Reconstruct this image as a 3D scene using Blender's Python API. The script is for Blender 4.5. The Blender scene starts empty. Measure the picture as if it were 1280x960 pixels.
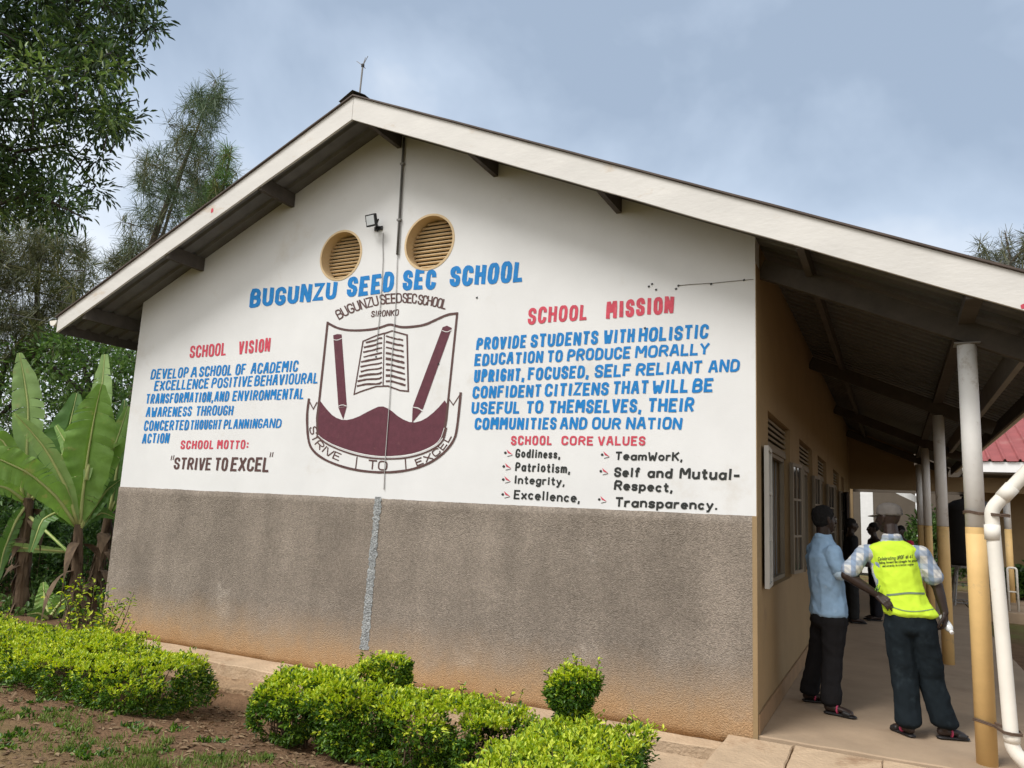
import bpy, bmesh, math, random
import numpy as np
from mathutils import Vector, Matrix, noise
from mathutils.bvhtree import BVHTree

random.seed(7); RNG = np.random.default_rng(7)
SC = bpy.context.scene
COL = SC.collection
rad = math.radians

# ------------------------------------------------------------------ camera
FPX, CAM = 951.86, Vector((0.92, -5.968, 1.53))
def cam_axes(yaw, pitch, roll):
    cy, sy, cp, sp = math.cos(yaw), math.sin(yaw), math.cos(pitch), math.sin(pitch)
    f = Vector((-sy*cp, cy*cp, sp)); r = Vector((cy, sy, 0)); u = r.cross(f)
    cr, sr = math.cos(roll), math.sin(roll)
    return cr*r + sr*u, -sr*r + cr*u, f
CR, CU, CF = cam_axes(rad(26.743), rad(9.108), rad(2.660))
cd = bpy.data.cameras.new('camera'); co = bpy.data.objects.new('camera', cd); COL.objects.link(co)
cd.sensor_width = 36; cd.lens = FPX/1280*36; cd.clip_start = .05; cd.clip_end = 3000
co.matrix_world = Matrix((( CR.x, CU.x, -CF.x, CAM.x), (CR.y, CU.y, -CF.y, CAM.y), (CR.z, CU.z, -CF.z, CAM.z), (0,0,0,1)))
SC.camera = co

# ------------------------------------------------------------------ world and sun
SUN_EL, SUN_DIR = rad(52), Vector((-.50, -.86, 0)).normalized()
S = Vector((SUN_DIR.x*math.cos(SUN_EL), SUN_DIR.y*math.cos(SUN_EL), math.sin(SUN_EL)))
W = bpy.data.worlds.new('World'); SC.world = W; W.use_nodes = True
nt = W.node_tree; nt.nodes.clear()
def N(t, ty, **kw):
    n = t.nodes.new(ty)
    for k, v in kw.items(): setattr(n, k, v)
    return n
out = N(nt, 'ShaderNodeOutputWorld'); bg = N(nt, 'ShaderNodeBackground'); bg.inputs[1].default_value = .1
sky = N(nt, 'ShaderNodeTexSky'); sky.sky_type = 'NISHITA'; sky.sun_disc = False
sky.sun_elevation = SUN_EL; sky.sun_rotation = math.atan2(SUN_DIR.x, SUN_DIR.y); sky.air_density = 1.2; sky.dust_density = 2.0
tc = N(nt, 'ShaderNodeTexCoord'); mp = N(nt, 'ShaderNodeMapping'); mp.inputs['Scale'].default_value = (1.0, 1.0, 1.5)
mp.inputs['Location'].default_value = (3.3, .4, 2.2)
nz = N(nt, 'ShaderNodeTexNoise'); nz.inputs['Scale'].default_value = 1.7; nz.inputs['Detail'].default_value = 6; nz.inputs['Roughness'].default_value = .52
nz.inputs['Distortion'].default_value = .3
cr_ = N(nt, 'ShaderNodeValToRGB')
cr_.color_ramp.elements[0].position = .36; cr_.color_ramp.elements[0].color = (2.05, 2.52, 3.2, 1)
e = cr_.color_ramp.elements.new(.48); e.color = (2.95, 3.48, 4.22, 1)
cr_.color_ramp.elements[-1].position = .59; cr_.color_ramp.elements[-1].color = (4.7, 5.0, 5.4, 1)
mx = N(nt, 'ShaderNodeMixRGB'); mx.inputs[0].default_value = .86
L = nt.links.new
L(tc.outputs['Generated'], mp.inputs[0]); L(mp.outputs[0], nz.inputs['Vector']); 
sz_ = N(nt, 'ShaderNodeSeparateXYZ'); L(tc.outputs['Generated'], sz_.inputs[0])      # heavier cloud overhead, thinner lower down
mg = N(nt, 'ShaderNodeMath', operation='MULTIPLY_ADD'); mg.inputs[1].default_value = -.50; mg.inputs[2].default_value = .19; L(sz_.outputs['Z'], mg.inputs[0])
ma = N(nt, 'ShaderNodeMath', operation='ADD'); L(nz.outputs['Fac'], ma.inputs[0]); L(mg.outputs[0], ma.inputs[1]); L(ma.outputs[0], cr_.inputs[0])
L(sky.outputs[0], mx.inputs[1]); L(cr_.outputs[0], mx.inputs[2]); 
# unseen sky behind the camera, brightened as an added fill on the gable wall
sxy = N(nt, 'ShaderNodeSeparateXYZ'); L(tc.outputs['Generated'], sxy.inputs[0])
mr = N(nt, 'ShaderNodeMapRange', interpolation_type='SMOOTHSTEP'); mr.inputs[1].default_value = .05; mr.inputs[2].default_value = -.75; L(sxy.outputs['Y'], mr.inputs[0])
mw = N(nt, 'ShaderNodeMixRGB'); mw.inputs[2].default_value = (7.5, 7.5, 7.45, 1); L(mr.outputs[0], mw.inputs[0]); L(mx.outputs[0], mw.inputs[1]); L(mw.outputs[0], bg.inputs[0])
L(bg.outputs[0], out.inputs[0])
sl = bpy.data.lights.new('sun', 'SUN'); sl.energy = 1.7; sl.angle = rad(24); sl.color = (1, .985, .96)
so = bpy.data.objects.new('sun', sl); COL.objects.link(so); so.rotation_euler = S.to_track_quat('Z', 'Y').to_euler(); so.location = (-20, -30, 40)
SC.view_settings.view_transform = 'Standard'; SC.view_settings.look = 'None'
SC.view_settings.exposure = 1.0; SC.view_settings.gamma = 1
SC.render.engine = 'CYCLES'; SC.cycles.use_denoising = True; SC.cycles.max_bounces = 8; SC.cycles.diffuse_bounces = 4
SC.cycles.transparent_max_bounces = 8; SC.cycles.caustics_reflective = False; SC.cycles.caustics_refractive = False
SC.cycles.use_adaptive_sampling = True

# ------------------------------------------------------------------ pixel (1280 x 960) to place helpers
def ray(px, py): return CF + CR*((px-640)/FPX) - CU*((py-480)/FPX)
def onY(px, py, y): d = ray(px, py); return CAM + d*((y-CAM.y)/d.y)
def onX(px, py, x): d = ray(px, py); return CAM + d*((x-CAM.x)/d.x)
def onZ(px, py, z): d = ray(px, py); return CAM + d*((z-CAM.z)/d.z)
def onD(px, py, dist): return CAM + ray(px, py)*dist           # depth along the view axis

# ------------------------------------------------------------------ naming helpers
def tag(o, label=None, cat=None, group=None, kind=None):
    if label: o['label'] = label
    if cat: o['category'] = cat
    if group: o['group'] = group
    if kind: o['kind'] = kind
    return o
def empty(name, loc, label, cat, group=None, rz=0):
    o = bpy.data.objects.new(name, None); COL.objects.link(o); o.location = loc; o.rotation_euler.z = rz
    o.empty_display_size = .1
    return tag(o, label, cat, group)
def link(name, me, mats, parent=None, smooth=False):
    o = bpy.data.objects.new(name, me); COL.objects.link(o)
    if not isinstance(mats, (list, tuple)): mats = [mats]
    for m in mats: me.materials.append(m)
    if smooth: me.polygons.foreach_set('use_smooth', [True]*len(me.polygons))
    if parent is not None:
        o.parent = parent
        o.matrix_parent_inverse = Matrix.Identity(4)
        # geometry is written in world coordinates: bring it into the parent's frame
        if not o.get('_local'):
            pw = world_of(parent)
            me.transform(pw.inverted())
    me.update()
    return o
def world_of(o):
    m = Matrix.LocRotScale(o.location, o.rotation_euler, o.scale)
    return world_of(o.parent) @ m if o.parent else m
def copy_tree(o, parent=None):
    c = o.copy(); COL.objects.link(c); c.parent = parent
    for ch in [k for k in COL.objects if k.parent == o]: copy_tree(ch, c)
    return c

class MB:
    def __init__(s): s.v = []; s.f = []; s.m = []
    def add(s, vs, fs, mi=0):
        b = len(s.v); s.v += [tuple(v) for v in vs]; s.f += [tuple(b+i for i in f) for f in fs]; s.m += [mi]*len(fs)
    def box(s, x0, x1, y0, y1, z0, z1, mi=0):
        s.add([(x0,y0,z0),(x1,y0,z0),(x1,y1,z0),(x0,y1,z0),(x0,y0,z1),(x1,y0,z1),(x1,y1,z1),(x0,y1,z1)],
              [(0,3,2,1),(4,5,6,7),(0,1,5,4),(1,2,6,5),(2,3,7,6),(3,0,4,7)], mi)
    def obox(s, c, ax, ay, az, mi=0):
        c, ax, ay, az = Vector(c), Vector(ax), Vector(ay), Vector(az)
        P = [c-ax-ay-az, c+ax-ay-az, c+ax+ay-az, c-ax+ay-az, c-ax-ay+az, c+ax-ay+az, c+ax+ay+az, c-ax+ay+az]
        s.add(P, [(0,3,2,1),(4,5,6,7),(0,1,5,4),(1,2,6,5),(2,3,7,6),(3,0,4,7)], mi)
    def bar(s, a, b, w, h, up=(0,0,1), mi=0):
        a, b = Vector(a), Vector(b); d = (b-a); n = d.normalized(); u = Vector(up)
        r = n.cross(u)
        if r.length < 1e-4: r = n.cross(Vector((1,0,0)))
        r.normalize(); u = r.cross(n)
        s.obox((a+b)/2, d/2, r*w/2, u*h/2, mi)
    def tube(s, pts, rads, n=10, cap=True, mi=0, squash=1):
        pts = [Vector(p) for p in pts]
        if not isinstance(rads, (list, tuple)): rads = [rads]*len(pts)
        rings = []; prev = None
        for i, p in enumerate(pts):
            t = (pts[min(i+1, len(pts)-1)] - pts[max(i-1, 0)]).normalized()
            if prev is None:
                a = t.cross(Vector((0,0,1)))
                if a.length < .05: a = t.cross(Vector((1,0,0)))
            else: a = prev - t*prev.dot(t)
            a.normalize(); prev = a; b = t.cross(a)
            rings.append([p + (a*math.cos(2*math.pi*k/n) + b*math.sin(2*math.pi*k/n)*squash)*rads[i] for k in range(n)])
        vs = [v for r in rings for v in r]; fs = []
        for i in range(len(rings)-1):
            for k in range(n):
                fs.append((i*n+k, i*n+(k+1)%n, (i+1)*n+(k+1)%n, (i+1)*n+k))
        if cap: fs += [tuple(range(n))[::-1], tuple((len(rings)-1)*n+k for k in range(n))]
        s.add(vs, fs, mi)
    def mesh(s, name='m'):
        me = bpy.data.meshes.new(name); me.from_pydata(s.v, [], s.f)
        if any(s.m): me.polygons.foreach_set('material_index', s.m)
        return me
    def build(s, name, mats, parent=None, smooth=False, bevel=0):
        me = s.mesh(name)
        if bevel:
            bm = bmesh.new(); bm.from_mesh(me)
            es = [e for e in bm.edges if len(e.link_faces) == 2 and e.calc_face_angle(0) > .6]
            bmesh.ops.bevel(bm, geom=es, offset=bevel, segments=2, affect='EDGES', profile=.6)
            bm.to_mesh(me); bm.free()
        o = link(name, me, mats, parent, smooth)
        return o

# ------------------------------------------------------------------ materials
def mat(name, col, rough=.8, var=.12, scale=6, bump=0, bscale=60, spec=.3, col2=None, f2=.0, s2=2.0, metal=0, detail=5, bdist=.01, stretch=None):
    """base colour with mottling, an optional second (stain) colour in patches, and bump"""
    m = bpy.data.materials.new(name); m.use_nodes = True; t = m.node_tree; p = t.nodes['Principled BSDF']; L = t.links.new
    p.inputs['Roughness'].default_value = rough; p.inputs['Specular IOR Level'].default_value = spec; p.inputs['Metallic'].default_value = metal
    tcn = N(t, 'ShaderNodeTexCoord'); vec = tcn.outputs['Object']
    if stretch:
        mpn = N(t, 'ShaderNodeMapping'); mpn.inputs['Scale'].default_value = stretch; L(vec, mpn.inputs[0]); vec = mpn.outputs[0]
    n1 = N(t, 'ShaderNodeTexNoise'); n1.inputs['Scale'].default_value = scale; n1.inputs['Detail'].default_value = detail; n1.inputs['Roughness'].default_value = .65
    L(vec, n1.inputs['Vector'])
    r = N(t, 'ShaderNodeValToRGB'); c = Vector(col)
    r.color_ramp.elements[0].position = .3; r.color_ramp.elements[0].color = (*(c*(1-var)), 1)
    r.color_ramp.elements[1].position = .7; r.color_ramp.elements[1].color = (*(c*(1+var)), 1)
    L(n1.outputs['Fac'], r.inputs[0]); colout = r.outputs[0]
    if col2 is not None:
        n2 = N(t, 'ShaderNodeTexNoise'); n2.inputs['Scale'].default_value = s2; n2.inputs['Detail'].default_value = 8; n2.inputs['Roughness'].default_value = .7
        L(vec, n2.inputs['Vector'])
        r2 = N(t, 'ShaderNodeValToRGB'); r2.color_ramp.elements[0].position = .62-f2*.3; r2.color_ramp.elements[1].position = .74-f2*.2
        L(n2.outputs['Fac'], r2.inputs[0])
        mxn = N(t, 'ShaderNodeMixRGB'); mxn.inputs[2].default_value = (*col2, 1); L(r2.outputs[0], mxn.inputs[0]); L(colout, mxn.inputs[1]); colout = mxn.outputs[0]
    L(colout, p.inputs['Base Color'])
    if bump:
        n3 = N(t, 'ShaderNodeTexNoise'); n3.inputs['Scale'].default_value = bscale; n3.inputs['Detail'].default_value = 3
        L(vec, n3.inputs['Vector'])
        b = N(t, 'ShaderNodeBump'); b.inputs['Strength'].default_value = bump; b.inputs['Distance'].default_value = bdist
        L(n3.outputs['Fac'], b.inputs['Height']); L(b.outputs[0], p.inputs['Normal'])
    m['_c'] = 1
    return m

def leafmat(name, c0, c1, c2, rough=.45, trans=.3, tcol=None, spec=.35):
    """colour per leaf (random per island), some light passing through"""
    m = bpy.data.materials.new(name); m.use_nodes = True; t = m.node_tree; p = t.nodes['Principled BSDF']; L = t.links.new
    g = N(t, 'ShaderNodeNewGeometry'); r = N(t, 'ShaderNodeValToRGB')
    r.color_ramp.elements[0].position = .0; r.color_ramp.elements[0].color = (*c0, 1)
    r.color_ramp.elements[1].position = 1.; r.color_ramp.elements[1].color = (*c2, 1)
    e = r.color_ramp.elements.new(.5); e.color = (*c1, 1)
    L(g.outputs['Random Per Island'], r.inputs[0]); L(r.outputs[0], p.inputs['Base Color'])
    p.inputs['Roughness'].default_value = rough; p.inputs['Specular IOR Level'].default_value = spec
    tr = N(t, 'ShaderNodeBsdfTranslucent'); ms = N(t, 'ShaderNodeMixShader'); ms.inputs[0].default_value = trans
    hs = N(t, 'ShaderNodeHueSaturation'); hs.inputs['Saturation'].default_value = 1.1; hs.inputs['Value'].default_value = 1.5
    L(r.outputs[0], hs.inputs['Color']); L(hs.outputs[0], tr.inputs[0])
    L(p.outputs[0], ms.inputs[1]); L(tr.outputs[0], ms.inputs[2]); L(ms.outputs[0], t.nodes['Material Output'].inputs[0])
    return m

def ramp_by_z(m, stops, noise_amp=.12, noise_scale=3.0):
    """tint the base colour by height (dirt splashed up a wall), its edge broken by noise"""
    t = m.node_tree; L = t.links.new; p = t.nodes['Principled BSDF']
    src = p.inputs['Base Color'].links[0].from_socket
    tcn = N(t, 'ShaderNodeTexCoord'); sx = N(t, 'ShaderNodeSeparateXYZ'); L(tcn.outputs['Object'], sx.inputs[0])
    nz = N(t, 'ShaderNodeTexNoise'); nz.inputs['Scale'].default_value = noise_scale; nz.inputs['Detail'].default_value = 9; nz.inputs['Roughness'].default_value = .78
    L(tcn.outputs['Object'], nz.inputs['Vector'])
    ad = N(t, 'ShaderNodeMath', operation='MULTIPLY_ADD'); ad.inputs[1].default_value = noise_amp*2; L(nz.outputs['Fac'], ad.inputs[0]); L(sx.outputs['Z'], ad.inputs[2])
    mr = N(t, 'ShaderNodeMapRange'); mr.inputs[1].default_value = stops[0][0]+noise_amp; mr.inputs[2].default_value = stops[-1][0]+noise_amp; L(ad.outputs[0], mr.inputs[0])
    r = N(t, 'ShaderNodeValToRGB'); z0, z1 = stops[0][0], stops[-1][0]
    els = r.color_ramp.elements
    for i, (z, c, a) in enumerate(stops):
        e = els[0] if i == 0 else (els[-1] if i == len(stops)-1 else els.new((z-z0)/(z1-z0)))
        e.position = (z-z0)/(z1-z0); e.color = (*c, a)
    mxn = N(t, 'ShaderNodeMixRGB'); L(mr.outputs[0], r.inputs[0]); L(r.outputs['Alpha'], mxn.inputs[0]); L(src, mxn.inputs[1]); L(r.outputs[0], mxn.inputs[2])
    L(mxn.outputs[0], p.inputs['Base Color'])

M = {}
M['white_wall'] = mat('white_wall_paint', (.635,.628,.618), .75, .05, 1.3, .25, 90, col2=(.56,.53,.49), f2=.16, s2=1.0, bdist=.003)
M['dado'] = mat('roughcast', (.222,.186,.152), .95, .15, 2.2, .75, 95, spec=.1, col2=(.33,.285,.24), f2=.10, s2=1.5, bdist=.02)
def speckle(m, scale, lo, hi, streak=None):
    t = m.node_tree; L = t.links.new; p = t.nodes['Principled BSDF']; src = p.inputs['Base Color'].links[0].from_socket
    tcn = N(t, 'ShaderNodeTexCoord'); nz = N(t, 'ShaderNodeTexNoise'); nz.inputs['Scale'].default_value = scale; nz.inputs['Detail'].default_value = 2; L(tcn.outputs['Object'], nz.inputs['Vector'])
    mr = N(t, 'ShaderNodeMapRange'); mr.inputs[1].default_value = .3; mr.inputs[2].default_value = .7; mr.inputs[3].default_value = lo; mr.inputs[4].default_value = hi; L(nz.outputs['Fac'], mr.inputs[0]); f = mr.outputs[0]
    if streak:
        mp = N(t, 'ShaderNodeMapping'); mp.inputs['Scale'].default_value = streak; L(tcn.outputs['Object'], mp.inputs[0])
        n2 = N(t, 'ShaderNodeTexNoise'); n2.inputs['Scale'].default_value = 1; n2.inputs['Detail'].default_value = 5; L(mp.outputs[0], n2.inputs['Vector'])
        m2 = N(t, 'ShaderNodeMapRange'); m2.inputs[1].default_value = .35; m2.inputs[2].default_value = .72; m2.inputs[3].default_value = .90; m2.inputs[4].default_value = 1.22; L(n2.outputs['Fac'], m2.inputs[0])
        mu = N(t, 'ShaderNodeMath', operation='MULTIPLY'); L(f, mu.inputs[0]); L(m2.outputs[0], mu.inputs[1]); f = mu.outputs[0]
    v = N(t, 'ShaderNodeVectorMath', operation='SCALE'); L(src, v.inputs[0]); L(f, v.inputs[3]); L(v.outputs[0], p.inputs['Base Color'])
speckle(M['dado'], 62, .80, 1.20, (2.6, 1, .55))
ramp_by_z(M['dado'], [(-.12,(.37,.21,.095),.95),(.06,(.42,.265,.14),.85),(.24,(.39,.27,.165),.5),(.50,(.3,.22,.15),.0)], .26, 2.2)
speckle(M['dado'], 75, .86, 1.15)
M['ochre'] = mat('ochre_wall_paint', (.27,.185,.095), .7, .08, 2, .15, 60, col2=(.20,.135,.075), f2=.05, s2=1.5)
M['cream_tan'] = mat('tan_wall_paint', (.44,.33,.20), .75, .06, 2, .15, 60)
M['vent_tan'] = mat('tan_vent_paint', (.55,.41,.24), .75, .08, 5, .2, 60)
M['fascia'] = mat('old_white_board_paint', (.58,.555,.52), .6, .07, 3, .15, 30, col2=(.47,.37,.27), f2=.12, s2=3.2, stretch=(.6,1,1.6))
M['sheet'] = mat('weathered_roof_iron', (.14,.136,.13), .55, .18, 4, .1, 20, spec=.35, metal=.3, col2=(.14,.10,.08), f2=.1, s2=1.6)
M['sheet_red'] = mat('faded_red_roof_iron', (.27,.075,.07), .65, .15, 3, 0, col2=(.34,.15,.13), f2=.15, s2=2.0)
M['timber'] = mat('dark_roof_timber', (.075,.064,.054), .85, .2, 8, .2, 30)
M['steel_grey'] = mat('grey_painted_steel', (.22,.21,.20), .5, .15, 6)
M['pillar'] = mat('white_column_paint', (.77,.75,.72), .6, .06, 4, .1, 30, col2=(.50,.44,.37), f2=.14, s2=5)
M['pillar_tan'] = mat('ochre_column_paint', (.66,.44,.185), .6, .07, 5, .1, 30, col2=(.42,.30,.17), f2=.14, s2=5)
M['pvc'] = mat('cream_pvc', (.70,.66,.585), .65, .06, 4, col2=(.60,.50,.37), f2=.16, s2=5)
M['wire'] = mat('rusty_binding_wire', (.10,.065,.045), .8, .2, 20)
M['black'] = mat('black_plastic', (.018,.017,.017), .5, .2, 5)
M['concrete'] = mat('tan_cement_screed', (.33,.24,.16), .85, .14, 1.6, .4, 50, col2=(.25,.175,.115), f2=.26, s2=1.1, bdist=.006)
M['apron'] = mat('pale_earthy_cement', (.46,.335,.22), .9, .16, 4, .7, 40, col2=(.29,.185,.11), f2=.24, s2=2.2, bdist=.015)
M['apron_low'] = mat('soil_stained_cement', (.31,.205,.12), .95, .22, 5, .9, 30, col2=(.19,.115,.065), f2=.3, s2=2.6, bdist=.03)
M['cement_grey'] = mat('fresh_grey_cement', (.30,.308,.305), .95, .22, 14, 1.0, 70, bdist=.03)
speckle(M['cement_grey'], 45, .65, 1.35)
M['win_white'] = mat('white_window_steel', (.46,.445,.41), .5, .06, 6, col2=(.36,.30,.24), f2=.0, s2=9)
M['win_shaded'] = mat('shaded_window_steel', (.20,.165,.12), .5, .1, 6)  # white window steel darkened; the verandah shade is put into its colour
M['glass'] = mat('dark_window_glass', (.022,.024,.026), .08, .1, 2, spec=.5)
M['dark_room'] = mat('room_shade_tone', (.10,.08,.06), .9, .1, 2)  # shade of rooms, passage and soffit put into a dark colour
M['door'] = mat('dark_steel_door', (.05,.035,.03), .6, .1, 4)
M['paint_blue'] = mat('blue_sign_paint', (.003,.165,.445), .6, .18, 22, .1, 60, col2=(.02,.225,.50), f2=.12, s2=12)
M['paint_red'] = mat('crimson_sign_paint', (.50,.055,.085), .6, .2, 20, .08, 60, col2=(.56,.15,.17), f2=.15, s2=13)
M['paint_maroon'] = mat('maroon_sign_paint', (.095,.024,.036), .6, .16, 16, .1, 60, col2=(.15,.055,.06), f2=.06, s2=9)
M['paint_brown'] = mat('dark_brown_sign_paint', (.085,.042,.038), .6, .15, 20)
M['paint_black'] = mat('black_sign_paint', (.022,.024,.022), .6, .2, 20)
M['paint_white'] = mat('white_sign_paint', (.72,.71,.69), .6, .05, 8)
M['bark'] = mat('grey_brown_bark', (.11,.085,.065), .9, .25, 9, .6, 30, stretch=(1,1,.3))
M['bark_dark'] = mat('dark_bark', (.055,.043,.035), .9, .25, 9, .5, 30, stretch=(1,1,.3))
M['stem'] = mat('brown_twig_bark', (.09,.06,.035), .9, .2, 20)
# ================================================================== GROUND
def sstep(a, b, x):
    t = min(1, max(0, (x-a)/(b-a))); return t*t*(3-2*t)
def gz(x, y):
    z = -.30 + .22*sstep(-.85, -2.3, y) + .10*sstep(-2.6, -6.5, y)
    z += .22*sstep(-.9, .1, x)*sstep(.4, -.3, y)                 # up to the paving in front of the verandah
    if y > -.72: z = min(z, -.27)
    if -.74 < y < -.30 and -6 < x < -.75: return -.225+.075*noise.noise((x*2.1, y*5, 7))+.03*noise.noise((x*7, y*9, 3))
    if x > 1.9 and y > -.4: z = -.20
    z += .10*sstep(-6.8, -8.5, x)
    z += 1.5*sstep(16, 32, y)*sstep(2.0, 7, x)                    # lawn rising behind the far block
    z += 1.2*sstep(16, 60, y)*sstep(-9, -20, x)
    if -8 < x < 4 and -.6 < y < 15: return z
    z += .025*(noise.noise((x*1.7, y*1.7, 0))) + .012*noise.noise((x*5, y*5, 3))
    return z
xs = sorted(set([-600,-300,-150,-80,-50,-35,-25] + list(np.round(np.arange(-20,-9,.8),2)) + list(np.round(np.arange(-9,3.2,.09),2)) + list(np.round(np.arange(3.2,14,.6),2)) + [16,20,26,40,70,150,300,600]))
ys = sorted(set([-300,-120,-50,-25,-14] + list(np.round(np.arange(-9,-4.6,.4),2)) + list(np.round(np.arange(-4.6,.8,.09),2)) + list(np.round(np.arange(.8,30,.7),2)) + [33,38,46,60,90,150,300,600]))
b = MB(); nx = len(xs)
vs = [(x, y, gz(x, y)) for y in ys for x in xs]
fs = [(j*nx+i, j*nx+i+1, (j+1)*nx+i+1, (j+1)*nx+i) for j in range(len(ys)-1) for i in range(nx-1)]
b.add(vs, fs)
gm = mat('bare_brown_soil', (.155,.092,.052), .95, .3, 5, .9, 35, spec=.1, col2=(.23,.155,.095), f2=.15, s2=1.3, bdist=.03, detail=9)
t = gm.node_tree; p = t.nodes['Principled BSDF']; src = p.inputs['Base Color'].links[0].from_socket   # turf away from the flower bed
tcn = N(t,'ShaderNodeTexCoord'); sx = N(t,'ShaderNodeSeparateXYZ'); t.links.new(tcn.outputs['Object'], sx.inputs[0])
nzz = N(t,'ShaderNodeTexNoise'); nzz.inputs['Scale'].default_value = 1.2; nzz.inputs['Detail'].default_value = 6; t.links.new(tcn.outputs['Object'], nzz.inputs['Vector'])
md = N(t,'ShaderNodeMapRange'); md.inputs[1].default_value = 7.5; md.inputs[2].default_value = 9.5; t.links.new(sx.outputs['Y'], md.inputs[0])
mf = N(t,'ShaderNodeMapRange'); mf.inputs[1].default_value = -2.35; mf.inputs[2].default_value = -3.6; t.links.new(sx.outputs['Y'], mf.inputs[0])
ad = N(t,'ShaderNodeMath', operation='MAXIMUM'); t.links.new(md.outputs[0], ad.inputs[0]); t.links.new(mf.outputs[0], ad.inputs[1])
ml = N(t,'ShaderNodeMath', operation='MULTIPLY_ADD'); ml.inputs[1].default_value = 2.2; ml.inputs[2].default_value = -.75; t.links.new(nzz.outputs['Fac'], ml.inputs[0])
mu = N(t,'ShaderNodeMath', operation='MULTIPLY', use_clamp=True); t.links.new(ad.outputs[0], mu.inputs[0]); t.links.new(ml.outputs[0], mu.inputs[1])
gr = N(t,'ShaderNodeValToRGB'); gr.color_ramp.elements[0].color = (.10,.135,.03,1); gr.color_ramp.elements[1].color = (.20,.21,.07,1)
nz4 = N(t,'ShaderNodeTexNoise'); nz4.inputs['Scale'].default_value = 9; nz4.inputs['Detail'].default_value = 8; t.links.new(tcn.outputs['Object'], nz4.inputs['Vector']); t.links.new(nz4.outputs['Fac'], gr.inputs[0])
mxg = N(t,'ShaderNodeMixRGB'); t.links.new(mu.outputs[0], mxg.inputs[0]); t.links.new(src, mxg.inputs[1]); t.links.new(gr.outputs[0], mxg.inputs[2]); t.links.new(mxg.outputs[0], p.inputs['Base Color'])
tag(b.build('ground', gm, smooth=True), kind='structure')

def rough_slab(name, pts_top, z_top, depth, m, amp=.012, seed=0, kind=None, parent=None, sub=.07):
    """a cast slab: outline of (x, y) points, edges worn uneven"""
    bm = bmesh.new(); ring = []
    n = len(pts_top)
    for i in range(n):
        a, c = Vector((*pts_top[i], 0)), Vector((*pts_top[(i+1) % n], 0)); k = max(1, int((c-a).length/sub))
        for j in range(k):
            q = a.lerp(c, j/k); d = noise.noise((q.x*3+seed, q.y*3, seed))*amp + noise.noise((q.x*11+seed, q.y*11, seed))*amp*.6
            nrm = Vector(((c-a).y, -(c-a).x, 0)).normalized(); q = q + nrm*d
            zt = z_top(q.x, q.y) if callable(z_top) else z_top
            ring.append((q, nrm, zt + noise.noise((q.x*4, q.y*4, seed+5))*amp*.4))
    top = [bm.verts.new((q.x - w.x*.008, q.y - w.y*.008, z)) for q, w, z in ring]
    e1 = [bm.verts.new((q.x, q.y, z-.008)) for q, w, z in ring]
    lo = [bm.verts.new((q.x + w.x*noise.noise((q.x*9, q.y*9, 2))*amp, q.y + w.y*noise.noise((q.x*9, q.y*9, 2))*amp, z-depth)) for q, w, z in ring]
    bm.faces.new(top); m_ = len(ring)
    for A, B in ((top, e1), (e1, lo)):
        for i in range(m_): bm.faces.new((A[i], B[i], B[(i+1) % m_], A[(i+1) % m_]))
    bmesh.ops.recalc_face_normals(bm, faces=bm.faces)
    bmesh.ops.triangulate(bm, faces=[f for f in bm.faces if len(f.verts) > 4])
    me = bpy.data.meshes.new(name); bm.to_mesh(me); bm.free()
    o = link(name, me, m, parent)
    return tag(o, kind=kind) if kind else o

rough_slab('verandah_floor', [(-.0, .0), (2.15, .0), (2.15, 13.2), (.0, 13.2)], 0.0, .34, M['concrete'], .008, 1, 'structure')
rough_slab('paving_slab', [(-.23, -1.15), (.245, -1.15), (.245, -.03), (-.20, -.03)], lambda x, y: -.018+.02*y, .3, M['apron'], .008, 2, 'structure')
rough_slab('paving_slab', [(.257, -1.15), (.80, -1.15), (.80, -.03), (.257, -.03)], lambda x, y: -.016+.02*y, .3, M['apron'], .008, 3, 'structure')
rough_slab('paving_slab', [(.812, -1.15), (2.15, -1.15), (2.15, -.03), (.812, -.03)], lambda x, y: -.014+.02*y, .3, M['apron'], .008, 4, 'structure')
rough_slab('paving_slab', [(-.75, -1.2), (-.25, -1.2), (-.25, -.40), (-.75, -.40)], -.11, .3, M['apron'], .02, 5, 'structure')
# cement apron along the foot of the painted wall, and the lower step in front of it
rough_slab('apron_ledge', [(-7.25, -.30), (-2.9, -.36), (-.95, -.30), (-.95, .0), (-7.25, .0)], lambda x, y: -.072-.02*abs(y), .12, M['apron'], .014, 6, 'structure')
rough_slab('apron_ledge', [(-.945, -.17), (-.24, -.14), (-.24, .0), (-.945, .0)], lambda x, y: -.085-.10*abs(y), .25, M['apron'], .012, 9, 'structure')
rough_slab('apron_step', [(-5.4, -.60), (-3.2, -.66), (-.8, -.46), (-.8, -.30), (-5.4, -.28)], lambda x, y: -.19+.03*noise.noise((x*2, y*3, 1)), .3, M['apron_low'], .045, 7, 'structure')

# ================================================================== THE SCHOOL BUILDING
AX, AZ = -3.71, 5.425                      # roof ridge at the gable
SLL, SLR = .463, .432                      # roof slopes
WX = -7.11                                 # left corner of the gable wall
EL, ER = -7.88, 2.10                       # eaves
YF, YB = -.52, 13.74                       # roof front and back
def rz(x): return AZ - SLL*(AX-x) if x < AX else AZ - SLR*(x-AX)
B = empty('school_building', (-3.5, 0, 0), 'long school building whose white gable carries blue and red lettering and a crest', 'school')

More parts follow.
